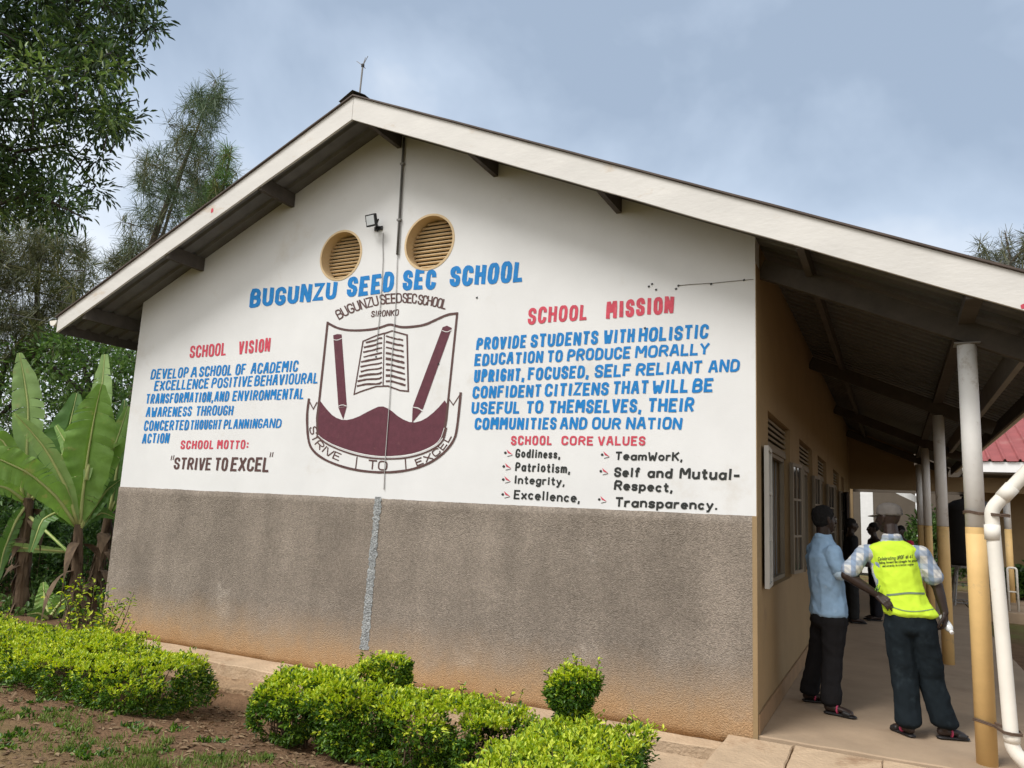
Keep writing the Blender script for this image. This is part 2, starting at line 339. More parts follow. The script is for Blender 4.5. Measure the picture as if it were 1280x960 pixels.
VENTS = [(-3.062, 4.035, .272), (-4.145, 4.018, .258)]
def gable():
    bm = bmesh.new()
    out = [(WX, -.12), (0, -.12), (0, rz(0)-.105), (AX, AZ-.105), (WX, rz(WX)-.105)]
    v0 = [bm.verts.new((x, 0, z)) for x, z in out]; v1 = [bm.verts.new((x, .2, z)) for x, z in out]; n = len(out)
    bm.faces.new(v0); bm.faces.new(v1[::-1])
    for i in range(n): bm.faces.new((v0[i], v1[i], v1[(i+1) % n], v0[(i+1) % n]))
    bmesh.ops.recalc_face_normals(bm, faces=bm.faces)
    me = bpy.data.meshes.new('gable_wall'); bm.to_mesh(me); bm.free()
    o = bpy.data.objects.new('gable_wall', me); COL.objects.link(o)
    cutters = []
    for (cx, cz, r) in VENTS:
        c = MB(); c.tube([(cx, -.1, cz), (cx, .3, cz)], r, 64)
        co_ = bpy.data.objects.new('cutter', c.mesh()); COL.objects.link(co_); cutters.append(co_)
        md = o.modifiers.new('b', 'BOOLEAN'); md.operation = 'DIFFERENCE'; md.solver = 'EXACT'; md.object = co_
    dg = bpy.context.evaluated_depsgraph_get(); dg.update()
    me2 = bpy.data.meshes.new_from_object(o.evaluated_get(dg))
    for c in cutters: bpy.data.objects.remove(c)
    bpy.data.objects.remove(o)
    me2.materials.clear()
    return link('gable_wall', me2, [M['white_wall']], B)
GW = gable()
# rough brown lower band of the gable, 9 mm proud, its edges hand laid
b = MB(); n = 240; top = []; bot = []
for i in range(n+1):
    x = WX-.006 + (0.006-WX)*i/n
    top.append((x, 1.545 + .006*noise.noise((x*2, 0, 1)) + .004*noise.noise((x*14, 0, 2)) - .006*(i/n)))
    bot.append((x, -.085 + .02*noise.noise((x*1.5, 3, 1)) + .018*noise.noise((x*6, 3, 2))))
vs = []; rows = 24
for k in range(rows+1):
    for i in range(n+1):
        z = bot[i][1] + (top[i][1]-bot[i][1])*k/rows
        vs.append((top[i][0], -.010 - .004*noise.noise((top[i][0]*2.5, 0, z*2.5)), z))
fs = [(k*(n+1)+i, k*(n+1)+i+1, (k+1)*(n+1)+i+1, (k+1)*(n+1)+i) for k in range(rows) for i in range(n)]
base = len(vs)
vs += [(x, .004, z) for x, z in top]; fs += [(rows*(n+1)+i, rows*(n+1)+i+1, base+i+1, base+i) for i in range(n)]
base2 = len(vs)
vs += [(x, .004, z) for x, z in bot]; fs += [(base2+i, base2+i+1, i+1, i) for i in range(n)]
vs += [(WX-.006, .2, -.09), (WX-.006, .2, 1.545)]; fs += [(0, rows*(n+1), len(vs)-1, len(vs)-2)]
b.add(vs, fs); tag(b.build('roughcast_band', M['dado'], B, smooth=True), 'brown roughcast lower band of the gable, stained with earth')
# grey cement run down the band (where the earthing conductor was chased in)
b = MB(); L_, R_ = [], []; K = 130
for k in range(K+1):
    t_ = k/K; px_ = 474 + (456-474)*t_; py_ = 621 + (812-621)*t_
    q = onY(px_, py_, -.0); w = .035 + .012*noise.noise((t_*7, 1, 0)) + .012*noise.noise((t_*38, 4, 0)) + .012*t_
    L_.append((q.x-w-.012*noise.noise((t_*60, 7, 0)), q.z)); R_.append((q.x+w*(1+.3*noise.noise((t_*28, 9, 0)))+.012*noise.noise((t_*70, 2, 0)), q.z))
vs = [(x, -.0145, z) for x, z in L_] + [(x, -.0145, z) for x, z in R_] + [(L_[k][0]*.5+R_[k][0]*.5, -.021+.003*noise.noise((k*.4, 0, 0)), L_[k][1]) for k in range(K+1)]
c2 = 2*(K+1)
fs = [(k+1, k, c2+k, c2+k+1) for k in range(K)] + [(c2+k+1, c2+k, K+1+k, K+1+k+1) for k in range(K)]
b.add(vs, fs); b.build('cement_run', M['cement_grey'], B, smooth=True)

# round vents: a louvred block set back in each hole
for (cx, cz, r) in VENTS:
    b = MB(); n = 48
    ring = lambda rr, y: [(cx+rr*math.cos(2*math.pi*k/n), y, cz+rr*math.sin(2*math.pi*k/n)) for k in range(n)]
    vs = ring(r+.016, -.004) + ring(r-.006, -.006) + ring(r-.006, .17) + ring(r+.016, .003)
    fs = [(j*n+k, j*n+(k+1) % n, (j+1)*n+(k+1) % n, (j+1)*n+k) for j in range(2) for k in range(n)] + [(3*n+k, 3*n+(k+1) % n, (k+1) % n, k) for k in range(n)]
    b.add(vs, fs); v = b.build('round_vent', M['vent_tan'], B, smooth=False)
    s_ = MB(); ns = 13; step = 2*(r-.01)/ns
    for k in range(ns):
        z = cz - r + .01 + step*(k+.45); hw = math.sqrt(max(.0004, (r-.007)**2 - (z-cz)**2))
        a, c = (.145, z+step*.30), (.115, z-step*.32)
        s_.obox(((cx), (a[0]+c[0])/2, (a[1]+c[1])/2), (hw, 0, 0), (0, (a[0]-c[0])/2, (a[1]-c[1])/2), (0, .007, -.005))
    s_.build('louvre', M['vent_tan'], v)
    d_ = MB(); d_.add(ring(r-.007, .168), [tuple(range(n))[::-1]]); d_.build('vent_backing', M['black'], v)

# other walls
def wall_y(name, x0, x1, y0, y1, z0, z1, openings, m, parent):
    """wall along y with rectangular openings (y0, y1, z0, z1)"""
    b = MB(); ops = sorted(openings); c = y0
    for (a, d, lo, hi) in ops:
        if a > c: b.box(x0, x1, c, a, z0, z1)
        if lo > z0: b.box(x0, x1, a, d, z0, lo)
        if hi < z1: b.box(x0, x1, a, d, hi, z1)
        c = d
    if c < y1: b.box(x0, x1, c, y1, z0, z1)
    return b.build(name, m, parent)
WINS = [(.62, 2.15, .97, 2.42), (3.0, 4.5, .97, 2.42), (5.3, 6.8, .97, 2.42), (8.3, 9.8, .97, 2.42)]
VW = wall_y('verandah_wall', -.2, 0, .2, 13.2, -.12, 3.80, WINS + [(10.55, 11.5, .0, 2.42)], M['ochre'], B)
wall_y('rear_wall', WX, WX+.2, .2, 13.2, -.4, 3.84, [(.62, 2.0, .97, 2.12)], M['white_wall'], B)
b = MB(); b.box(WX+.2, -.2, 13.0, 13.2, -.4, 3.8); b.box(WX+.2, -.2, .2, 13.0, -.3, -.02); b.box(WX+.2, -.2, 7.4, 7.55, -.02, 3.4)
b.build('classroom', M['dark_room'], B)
b = MB(); b.box(0.001, .018, .004, 10.5, 0.002, .14); b.build('skirting', mat('worn_brown_skirting', (.24,.15,.08), .7, .15, 4), B, bevel=.003)
# corner bead of the gable where ochre paint wraps the edge
b = MB(); b.box(-.028, .006, -.0135, .0, -.05, 1.54); b.box(.0005, .006, .0, .2, 0, 3.5)
b.build('corner_trim', M['ochre'], B)

# windows of the verandah: steel frame, two leaves folded out, ventilator slats over them
def window(y0, y1, z0, zt, x, sgn, angs, parent, zt_vent=None, wm=None, lw=.42):
    wm = wm or M['win_white']
    f = MB(); t_ = .035; zz = 2.12
    for (a, c, lo, hi) in ((y0, y0+t_, z0, zz), (y1-t_, y1, z0, zz), (y0+t_, y1-t_, z0, z0+t_), (y0+t_, y1-t_, zz-t_, zz)):
        f.box(min(x-sgn*.10, x-sgn*.06), max(x-sgn*.10, x-sgn*.06), a, c, lo, hi)
    if zt_vent:
        f.box(min(x-sgn*.12, x-sgn*.04), max(x-sgn*.12, x-sgn*.04), y0, y1, zz+.0, zz+.05)
    w = f.build('window', M['win_shaded'], parent)
    if zt_vent:
        v = MB(); k = 5; h = (zt_vent-zz-.05)/k
        for i in range(k):
            zc = zz+.05+h*(i+.5); v.obox((x-sgn*.08, (y0+y1)/2, zc), (.035, 0, -.014*1), (0, (y1-y0)/2-.002, 0), (.004, 0, .009))
        v.build('ventilator', M['win_shaded'], w)
    for side in (0, 1):
        hy = y0+.03 if side == 0 else y1-.03
        a = angs[side]; d = Vector((sgn*math.sin(a), (1 if side == 0 else -1)*math.cos(a), 0)); hn = Vector((x+sgn*.012, hy, 0))
        nrm = d.cross(Vector((0,0,1))); lo, hi = z0+.03, zz-.03
        c = MB(); g = MB()
        def pl(u0, u1, w0, w1, th, bx): 
            bx.obox(hn + d*((u0+u1)/2) + Vector((0,0,(w0+w1)/2)), d*((u1-u0)/2), nrm*th, Vector((0,0,(w1-w0)/2)))
        s = .032
        pl(0, s, lo, hi, .017, c); pl(lw-s, lw, lo, hi, .017, c); pl(s, lw-s, lo, lo+s, .017, c); pl(s, lw-s, hi-s, hi, .017, c)
        for k in (1, 2): zc = lo+(hi-lo)*k/3; pl(s, lw-s, zc-.011, zc+.011, .012, c)
        pl(lw/2-.009, lw/2+.009, lo+s, hi-s, .010, c)
        c.build('casement', wm if side == 0 else M['win_shaded'], w)
        pl(s*.6, lw-s*.6, lo+s*.6, hi-s*.6, .003, g)
        g.build('pane', M['glass'], w)
    bars = MB()
    for k in range(9):
        yy = y0+.08+(y1-y0-.16)*k/8; bars.box(x-sgn*.13-.006, x-sgn*.13+.006, yy-.006, yy+.006, z0+.001, zz)
    bars.build('burglar_bar', M['steel_grey'], w)
    return w
for i, (a, c, lo, hi) in enumerate(WINS):
    window(a, c, lo, hi, 0, 1, ((rad(176), rad(174)), (rad(172), rad(175)), (rad(174), rad(172)), (rad(175), rad(173)))[i], B, 2.42, None if i == 0 else M['win_shaded'])
window(.62, 2.0, .97, 2.12, WX, -1, (rad(164), rad(172)), B)
b = MB(); b.obox((.085, 10.22, 1.05), (.06, -.34, 0), (.02, .0035, 0), (0, 0, 1.04)); dd = b.build('door', M['door'], B)
h_ = MB(); h_.tube([(.13, 9.93, 1.0), (.19, 9.94, 1.0), (.18, 10.02, 1.0)], .009, 8); h_.build('door_handle', M['steel_grey'], dd)

# roof: ribbed iron sheets running from ridge to eaves
def sheet(xa, za, xb, zb, y0, y1, pitch, h, m, name, parent, flat=.6):
    b = MB(); ys_ = []; y = y0
    while y < y1:
        for f_, hh in ((0, 0), (flat, 0), (flat+.10, h), (.90, h)): ys_.append((y+pitch*f_, hh))
        y += pitch
    for (y_, hh) in ys_:
        b.v += [(xa, y_, za+hh), ((xa+xb)/2, y_, (za+zb)/2+hh), (xb, y_, zb+hh)]
    for i in range(len(ys_)-1):
        for j in range(2): b.f.append((i*3+j, i*3+j+1, (i+1)*3+j+1, (i+1)*3+j)); b.m.append(0)
    me = b.mesh(name); bm = bmesh.new(); bm.from_mesh(me); bmesh.ops.solidify(bm, geom=bm.faces, thickness=.004); bm.to_mesh(me); bm.free()
    return link(name, me, m, parent)
RF = sheet(AX, AZ-.10, EL-.03, rz(EL-.03)-.10, YF+.029, YB, .19, .028, M['sheet'], 'roof', B)
RR = sheet(AX, AZ-.10, ER+.05, rz(ER+.05)-.10, YF+.029, YB, .19, .028, M['sheet'], 'roof', B)
for xe, par in ((EL-.03, RF), (ER+.05, RR)):      # dark verge flashing capping the fascia
    b = MB(); k = 30; P_ = []
    for i in range(k+1):
        x = AX+(xe-AX)*i/k; z = rz(x)+.004+.004*noise.noise((x*2.2, 0, 3))
        P_ += [(x, YF-.022, z), (x, YF-.022, z+.014), (x, YF+.02, z+.024), (x, YF+.34, z-.02), (x, YF+.34, z-.05)]
    b.v = P_; b.f = [(5*i+j, 5*i+(j+1) % 5, 5*i+5+(j+1) % 5, 5*i+5+j) for i in range(k) for j in range(5)]; b.m = [0]*len(b.f)
    b.build('verge_flashing', mat('rusty_flashing', (.075,.055,.045), .7, .25, 5), par)
b = MB(); b.add([(AX-.16, YF-.03, rz(AX-.16)+.042), (AX, YF-.03, AZ+.058), (AX+.16, YF-.03, rz(AX+.16)+.042), (AX-.16, YB, rz(AX-.16)-.06), (AX, YB, AZ-.03), (AX+.16, YB, rz(AX+.16)-.06)], [(0,1,4,3),(1,2,5,4)])
b.build('ridge_cap', M['sheet'], RF)
# fascia boards on the gable end
def fascia(xa, xb, ha, hb, y0, y1, name, parent):
    n = 40; b = MB(); P = []
    for i in range(n+1):
        x = xa+(xb-xa)*i/n; h = ha+(hb-ha)*i/n; z = rz(x) + .003*noise.noise((x*1.3, 0, 0)); P.append((x, z, h))
    for (y, s) in ((y0, 0), (y1, 1)):
        for (x, z, h) in P: b.v += [(x, y, z), (x, y, z-h+.004*noise.noise((x*2, 5, 0)))]
    o = (n+1)*2
    for i in range(n):
        a = 2*i; b.f += [(a, a+1, a+3, a+2), (o+a, o+a+2, o+a+3, o+a+1), (a, a+2, o+a+2, o+a), (a+1, o+a+1, o+a+3, a+3)]
    b.f += [(0, o, o+1, 1), (2*n, 2*n+1, o+2*n+1, o+2*n)]; b.m = [0]*len(b.f)
    me = b.mesh(name); bm = bmesh.new(); bm.from_mesh(me); bmesh.ops.recalc_face_normals(bm, faces=bm.faces); bm.to_mesh(me); bm.free()
    return link(name, me, M['fascia'], parent)
f1 = fascia(EL, AX-.002, .185, .238, YF, YF+.026, 'fascia_board', RF)
f2 = fascia(AX+.002, ER, .238, .238, YF, YF+.026, 'fascia_board', RR)
# eave boards, coloured dark to carry the shade under the eaves, and gutters
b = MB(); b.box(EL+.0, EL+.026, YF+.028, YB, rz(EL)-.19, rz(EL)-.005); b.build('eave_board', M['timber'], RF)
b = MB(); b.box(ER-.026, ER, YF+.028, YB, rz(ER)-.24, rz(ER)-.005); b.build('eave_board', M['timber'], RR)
def gutter(x, z, name, parent):
    b = MB(); n = 10; r = .065
    pr = [(x+r*math.cos(math.pi*(1+k/n)), z+r*math.sin(math.pi*(1+k/n))) for k in range(n+1)]
    pr2 = [(x+(r-.006)*math.cos(math.pi*(1+k/n)), z+(r-.006)*math.sin(math.pi*(1+k/n))) for k in range(n+1)][::-1]
    loop = pr+pr2; m_ = len(loop)
    for y in (YF-.01, YB): b.v += [(a, y, c) for a, c in loop]
    b.f = [(k, (k+1) % m_, m_+(k+1) % m_, m_+k) for k in range(m_)]
    cap = len(b.v); b.v += [(a, YF-.012, c) for a, c in pr]; b.f.append(tuple(range(cap, cap+n+1)))
    b.m = [0]*len(b.f)
    return b.build(name, M['pvc'], parent)
gutter(EL-.07, rz(EL)-.04, 'gutter', RF)
gutter(ER+.07, rz(ER)-.13, 'gutter', RR)
# purlins that carry the sheets out over the gable
for x in (-7.45, -6.16, -4.87, -3.50, -2.36, -1.13, .38, 1.80):
    s = 1 if x > AX else -1; b = MB(); z = rz(x); h = .245 if x != 1.80 else .30
    sl_ = SLR if x > AX else -SLL; w = .024
    for y0, y1 in ((YF+.03, YB-.05),):
        b.add([(x-w, y0, z+sl_*w-.104), (x+w, y0, z-sl_*w-.104), (x+w, y0, z-h), (x-w, y0, z-h), (x-w, y1, z+sl_*w-.104), (x+w, y1, z-sl_*w-.104), (x+w, y1, z-h), (x-w, y1, z-h)],
              [(0,1,2,3),(7,6,5,4),(0,4,5,1),(1,5,6,2),(2,6,7,3),(3,7,4,0)])
    b.build('purlin', M['timber'] if x < 1.5 else M['steel_grey'], RR if s > 0 else RF)
# rafters over the verandah and columns below them
COLS = [.235, 4.30, 8.75, 12.75]
for y in COLS:
    b = MB(); a = Vector((.012, y, rz(0)-.30)); c = Vector((1.98, y, rz(1.98)-.30)); b.bar(a, c, .075, .15); b.build('rafter', M['timber'], RR)
b = MB(); b.box(1.37, 1.47, YF+.03, YB-.2, rz(1.42)-.245, rz(1.42)-.215+.03); 
b.build('wall_plate', M['timber'], RR)
for y in COLS:
    c = MB(); n = 24; zt = rz(1.42)-.385
    c.tube([(1.42, y, 1.53), (1.42, y, zt)], .0615, n); o = c.build('column', M['pillar'], B, smooth=True)
    d = MB(); d.tube([(1.42, y, -.02), (1.42, y, 1.20), (1.42, y, 1.50)], .0635, n); k0 = len(d.v)
    d.v += [(1.42+.0635*math.cos(6.2832*k/72), y+.0635*math.sin(6.2832*k/72), z_) for z_ in (1.49, None) for k in range(72) for z_ in [z_ if z_ else 1.532+.010*noise.noise((k*.45, y, 0))+.006*noise.noise((k*1.3, y, 4))]]; d.f += [(k0+k, k0+(k+1) % 72, k0+72+(k+1) % 72, k0+72+k) for k in range(72)]; d.m += [0]*72; d.build('painted_foot', M['pillar_tan'], o, smooth=True)
for o in [k for k in COL.objects if k.name.startswith(('column', 'painted_foot'))]:
    for p_ in o.data.polygons: p_.use_smooth = len(p_.vertices) == 4
b = MB(); b.box(1.34, 1.50, .16, .31, rz(1.42)-.392, rz(1.42)-.384); b.build('bearing_plate', M['steel_grey'], B)

# downpipe by the first column
b = MB(); y = .06
path = [onY(1246, 642, y), onY(1257, 700, y), onY(1267, 800, y), onY(1256, 922, y)]
e0 = Vector((1.50, y, 1.655)); e1 = Vector((1.545, y, .16))
def smooth_path(P, n=5, r=.07):
    out = [Vector(P[0])]
    for i in range(1, len(P)-1):
        a, c, d = Vector(P[i-1]), Vector(P[i]), Vector(P[i+1])
        p0 = c+(a-c).normalized()*r; p1 = c+(d-c).normalized()*r
        for k in range(n+1):
            t_ = k/n; out.append(p0*(1-t_)**2 + c*2*t_*(1-t_) + p1*t_*t_)
    return out+[Vector(P[-1])]
P = smooth_path(r=.045, P=[Vector((2.17, y, rz(ER)-.18)), Vector((2.17, y, 2.46)), e0, e1, Vector((1.70, y-.03, -.02))])
b.tube(P, .043, 20); DP = b.build('downpipe', M['pvc'], B, smooth=True)
d0 = (Vector((2.17, y, 2.46))-e0).normalized()
for p_0, p_1 in ((e0+d0*.20, e0+d0*.10), (e0+Vector((0,0,-.20)), e0+Vector((0,0,-.10))), (e1+Vector((0,0,.10)), e1+Vector((0,0,.04)))):
    b = MB(); b.tube([p_0, p_1], .0475, 20); b.build('pipe_socket', M['pvc'], DP, smooth=True)
for z in (1.635, .275):
    b = MB(); lp = [(1.42+.069*math.cos(a), .235+.069*math.sin(a), z+.008*math.sin(a*2)) for a in [rad(q) for q in range(60, 300, 20)]]
    lp += [(1.46, .14, z-.004), (1.50, .006, z-.008), (1.545, .004, z-.012), (1.60, .03, z-.014), (1.595, .09, z-.01), (1.53, .12, z-.004), (1.47, .2, z)]
    b.tube(lp, .0055, 6); b.tube([(q[0], q[1], q[2]-.010) for q in lp], .005, 6); b.build('wire_tie', M['wire'], DP)

# conduit, cables and nail holes on the painted wall
b = MB(); P = [onY(505, 172, -.02), onY(503, 205, -.02), onY(499, 275, -.02), onY(496.5, 318, -.02)]
b.tube(P, .012, 10); CP = b.build('conduit_pipe', mat('old_grey_conduit', (.10,.095,.09), .6, .2, 6), B, smooth=True)
for q in (P[1], P[2]):
    b = MB(); b.box(q.x-.022, q.x+.022, -.034, -.002, q.z-.010, q.z+.010); b.build('pipe_clip', M['steel_grey'], CP)
b = MB(); b.tube([onY(x_, y_, -.010) for x_, y_ in ((496.5,316),(496,340),(494.5,380),(492,420),(489,455),(487,500),(484,540),(481,580),(480,612))], .004, 6)
b.build('earth_cable', mat('pale_grey_cable', (.42,.41,.40), .7, .1, 6), B, smooth=True)
b = MB(); b.tube([onY(x_, y_, -.009) for x_, y_ in ((479,291),(478.5,306),(478.8,325),(477,360),(474,400),(471.5,424),(471,440))], .0035, 6)
b.build('lamp_cable', mat('grey_lamp_cable', (.30,.29,.28), .7, .1, 6), B, smooth=True)
b = MB(); b.tube([onY(x_, y_, -.005) for x_, y_ in ((848,357),(862,355.5),(890,354),(920,351),(942,349))], .0022, 5); b.build('thin_wire', mat('grey_brown_wire', (.16,.14,.12), .8, .2), B)
for (x_, y_) in ((811,358),(815,355),(820,362),(848,357),(889,355),(930,350),(806,410),(596,372),(845,361),(470,446),(548,455),(201,482)):
    b = MB(); q = onY(x_, y_, -.004); b.obox(q, (.0075, 0, .003), (0, .003, 0), (-.002, 0, .006)); b.build('nail_hole', M['black'], B)
# old red paint marks on the fascia
for (x_, y_, s_) in ((265, 263, .03), (1279, 383, .022)):
    b = MB(); q = onY(x_, y_, YF-.0015); k = 9
    ring = [(q.x+s_*(.5+.5*random.random())*math.cos(2*math.pi*i/k), YF-.002, q.z+s_*(.6+.7*random.random())*math.sin(2*math.pi*i/k)) for i in range(k)]
    b.add(ring, [tuple(range(k))]); b.build('paint_mark', M['paint_red'], RF if x_ < 640 else RR)
# ================================================================== PAINTED LETTERING (hand-lettered brush strokes on the gable)
G = {}
def g(ch, adv, *strokes): G[ch] = (adv, strokes)
g('A', 1.05, [(0,0),(.36,1),(.64,1),(1,0)], [(.17,.33),(.83,.33)])
g('B', 1, [(0,0),(0,1),(.68,1),(.94,.88),(.94,.64),(.68,.53)], [(0,.53),(.68,.53),(1,.42),(1,.12),(.7,0),(0,0)])
g('C', .95, [(1,.74),(.96,.9),(.7,1),(.3,1),(.04,.88),(0,.7),(0,.3),(.04,.12),(.3,0),(.7,0),(.96,.1),(1,.26)])
g('D', 1, [(0,0),(0,1),(.6,1),(.92,.88),(1,.68),(1,.32),(.92,.12),(.6,0),(0,0)])
g('E', .88, [(1,1),(0,1),(0,0),(1,0)], [(0,.52),(.8,.52)])
g('F', .85, [(1,1),(0,1),(0,0)], [(0,.52),(.8,.52)])
g('G', 1, [(1,.76),(.95,.9),(.7,1),(.3,1),(.04,.88),(0,.7),(0,.3),(.04,.12),(.3,0),(.72,0),(.98,.12),(1,.42),(.58,.42)])
g('H', 1, [(0,0),(0,1)], [(1,0),(1,1)], [(0,.52),(1,.52)])
g('I', .28, [(.5,0),(.5,1)])
g('K', 1, [(0,0),(0,1)], [(1,1),(.08,.46)], [(.32,.62),(1,0)])
g('L', .82, [(0,1),(0,0),(1,0)])
g('M', 1.3, [(0,0),(0,1),(.18,1),(.5,.30),(.82,1),(1,1),(1,0)])
g('N', 1.05, [(0,0),(0,1),(.12,1),(.88,0),(1,0),(1,1)])
g('O', 1, [(.5,1),(.24,1),(.04,.86),(0,.68),(0,.32),(.04,.14),(.24,0),(.76,0),(.96,.14),(1,.32),(1,.68),(.96,.86),(.76,1),(.5,1)])
g('P', .95, [(0,0),(0,1),(.7,1),(.97,.88),(1,.74),(.97,.58),(.7,.45),(0,.45)])
g('R', 1, [(0,0),(0,1),(.7,1),(.97,.88),(1,.75),(.97,.6),(.7,.48),(0,.48)], [(.5,.48),(1,0)])
g('S', .92, [(1,.76),(.94,.92),(.7,1),(.3,1),(.04,.9),(0,.76),(.06,.6),(.4,.52),(.65,.48),(.95,.4),(1,.24),(.95,.08),(.7,0),(.3,0),(.05,.08),(0,.26)])
g('T', .92, [(0,1),(1,1)], [(.5,1),(.5,0)])
g('U', 1, [(0,1),(0,.28),(.06,.1),(.3,0),(.7,0),(.94,.1),(1,.28),(1,1)])
g('V', 1, [(0,1),(.42,0),(.58,0),(1,1)])
g('W', 1.35, [(0,1),(.18,0),(.30,0),(.5,.72),(.70,0),(.82,0),(1,1)])
g('X', 1, [(0,1),(1,0)], [(0,0),(1,1)])
g('Y', 1, [(0,1),(.5,.48),(1,1)], [(.5,.48),(.5,0)])
g('Z', 1, [(0,1),(1,1),(0,0),(1,0)])
# small letters
def bowl(x=.5, y=.32, rx=.5, ry=.32, a0=0, a1=360, n=12): return [(x+rx*math.cos(rad(a0+(a1-a0)*i/n)), y+ry*math.sin(rad(a0+(a1-a0)*i/n))) for i in range(n+1)]
g('a', .85, bowl(), [(1,.64),(1,0)])
g('b', .85, bowl(), [(0,1),(0,0)])
g('c', .8, bowl(a0=45, a1=315))
g('d', .85, bowl(), [(1,1),(1,0)])
g('e', .85, [(0,.34),(1,.34)]+bowl(a0=5, a1=310)[0:])
g('f', .6, [(1,.92),(.8,1),(.5,.95),(.42,.8),(.42,0)], [(0,.62),(.95,.62)])
g('g', .85, bowl(), [(1,.64),(1,-.12),(.8,-.28),(.4,-.3),(.05,-.2)])
g('h', .82, [(0,1),(0,0)], [(0,.45),(.3,.64),(.75,.62),(1,.45),(1,0)])
g('i', .22, [(.5,0),(.5,.62)], [(.5,.82),(.5,.93)])
g('k', .85, [(0,0),(0,1)], [(.95,.66),(.05,.3)], [(.35,.42),(1,0)])
g('l', .22, [(.5,0),(.5,1)])
g('m', 1.3, [(0,.64),(0,0)], [(0,.48),(.2,.64),(.42,.6),(.5,.45),(.5,0)], [(.5,.48),(.7,.64),(.92,.6),(1,.45),(1,0)])
g('n', .82, [(0,.64),(0,0)], [(0,.45),(.3,.64),(.75,.62),(1,.45),(1,0)])
g('o', .88, bowl())
g('p', .85, bowl(), [(0,.64),(0,-.3)])
g('r', .6, [(0,.64),(0,0)], [(0,.4),(.4,.62),(1,.62)])
g('s', .75, [(1,.52),(.8,.63),(.3,.64),(.03,.54),(.1,.38),(.5,.33),(.95,.25),(.97,.1),(.7,0),(.25,0),(0,.12)])
g('t', .6, [(.42,.92),(.42,.12),(.62,0),(1,.04)], [(0,.64),(.95,.64)])
g('u', .82, [(0,.64),(0,.18),(.25,0),(.7,.02),(1,.2)], [(1,.64),(1,0)])
g('v', .8, [(0,.64),(.5,0),(1,.64)])
g('w', 1.2, [(0,.64),(.25,0),(.5,.55),(.75,0),(1,.64)])
g('x', .8, [(0,.64),(1,0)], [(0,0),(1,.64)])
g('j', .4, [(.6,.62),(.6,-.2),(0,-.3)], [(.6,.82),(.6,.92)])
g('y', .85, [(0,.64),(.5,.06)], [(1,.64),(.3,-.3),(.05,-.3)])
g(',', .2, [(.6,.06),(.2,-.2)])
g('.', .2, [(.5,.02),(.5,.10)])
g(':', .25, [(.5,.16),(.5,.26)], [(.5,.64),(.5,.74)])
g('-', .6, [(0,.38),(1,.38)])
g('4', .9, [(.75,0),(.75,1),(0,.3),(1,.3)])
g('1', .5, [(.1,.75),(.6,1),(.6,0)])
g('“', .62, [(.2,1.12),(.0,.72)], [(1.0,1.12),(.8,.72)])
g('”', .62, [(.2,1.12),(.05,.70)], [(1.0,1.12),(.85,.70)])

PXS = 1280/1280
def ribbon(pts, w, jit=0.0, closed=False):
    """mitred ribbon of width w round a polyline (2-D); returns quads"""
    P = [np.array(p, float) for p in pts]
    Q = [P[0]]
    for p in P[1:]:
        if np.linalg.norm(p-Q[-1]) > 1e-6: Q.append(p)
    P = Q; n = len(P)
    if n < 2: return [], []
    if not closed:
        d0 = P[0]-P[1]; d0 /= np.linalg.norm(d0); d1 = P[-1]-P[-2]; d1 /= np.linalg.norm(d1)
        P[0] = P[0]+d0*w*.32; P[-1] = P[-1]+d1*w*.32
    L_, R_ = [], []
    for i in range(n):
        if closed: a, c = P[i-1], P[(i+1) % n]
        else: a, c = P[max(i-1, 0)], P[min(i+1, n-1)]
        t1 = P[i]-a; t2 = c-P[i]
        if np.linalg.norm(t1) < 1e-9: t1 = t2
        if np.linalg.norm(t2) < 1e-9: t2 = t1
        t1 = t1/np.linalg.norm(t1); t2 = t2/np.linalg.norm(t2)
        n1 = np.array([-t1[1], t1[0]]); n2 = np.array([-t2[1], t2[0]]); m_ = n1+n2; l = np.linalg.norm(m_)
        if l < .3: m_ = n2; k = 1
        else: m_ = m_/l; k = min(1.6, 1/max(.3, float(m_ @ n1)))
        h = w/2*(1+random.uniform(-jit, jit))
        L_.append(P[i]+m_*h*k); R_.append(P[i]-m_*h*k*(1+random.uniform(-jit, jit)*.5))
    vs = L_+R_; m = n
    fs = [(i, n+i, n+(i+1) % n, (i+1) % n) for i in range(n if closed else n-1)]
    return vs, fs

def chaikin(P, k=2):
    for _ in range(k):
        Q = [P[0]]
        for a, c in zip(P[:-1], P[1:]):
            Q += [(a[0]*.75+c[0]*.25, a[1]*.75+c[1]*.25), (a[0]*.25+c[0]*.75, a[1]*.25+c[1]*.75)]
        P = Q+[P[-1]]
    return P

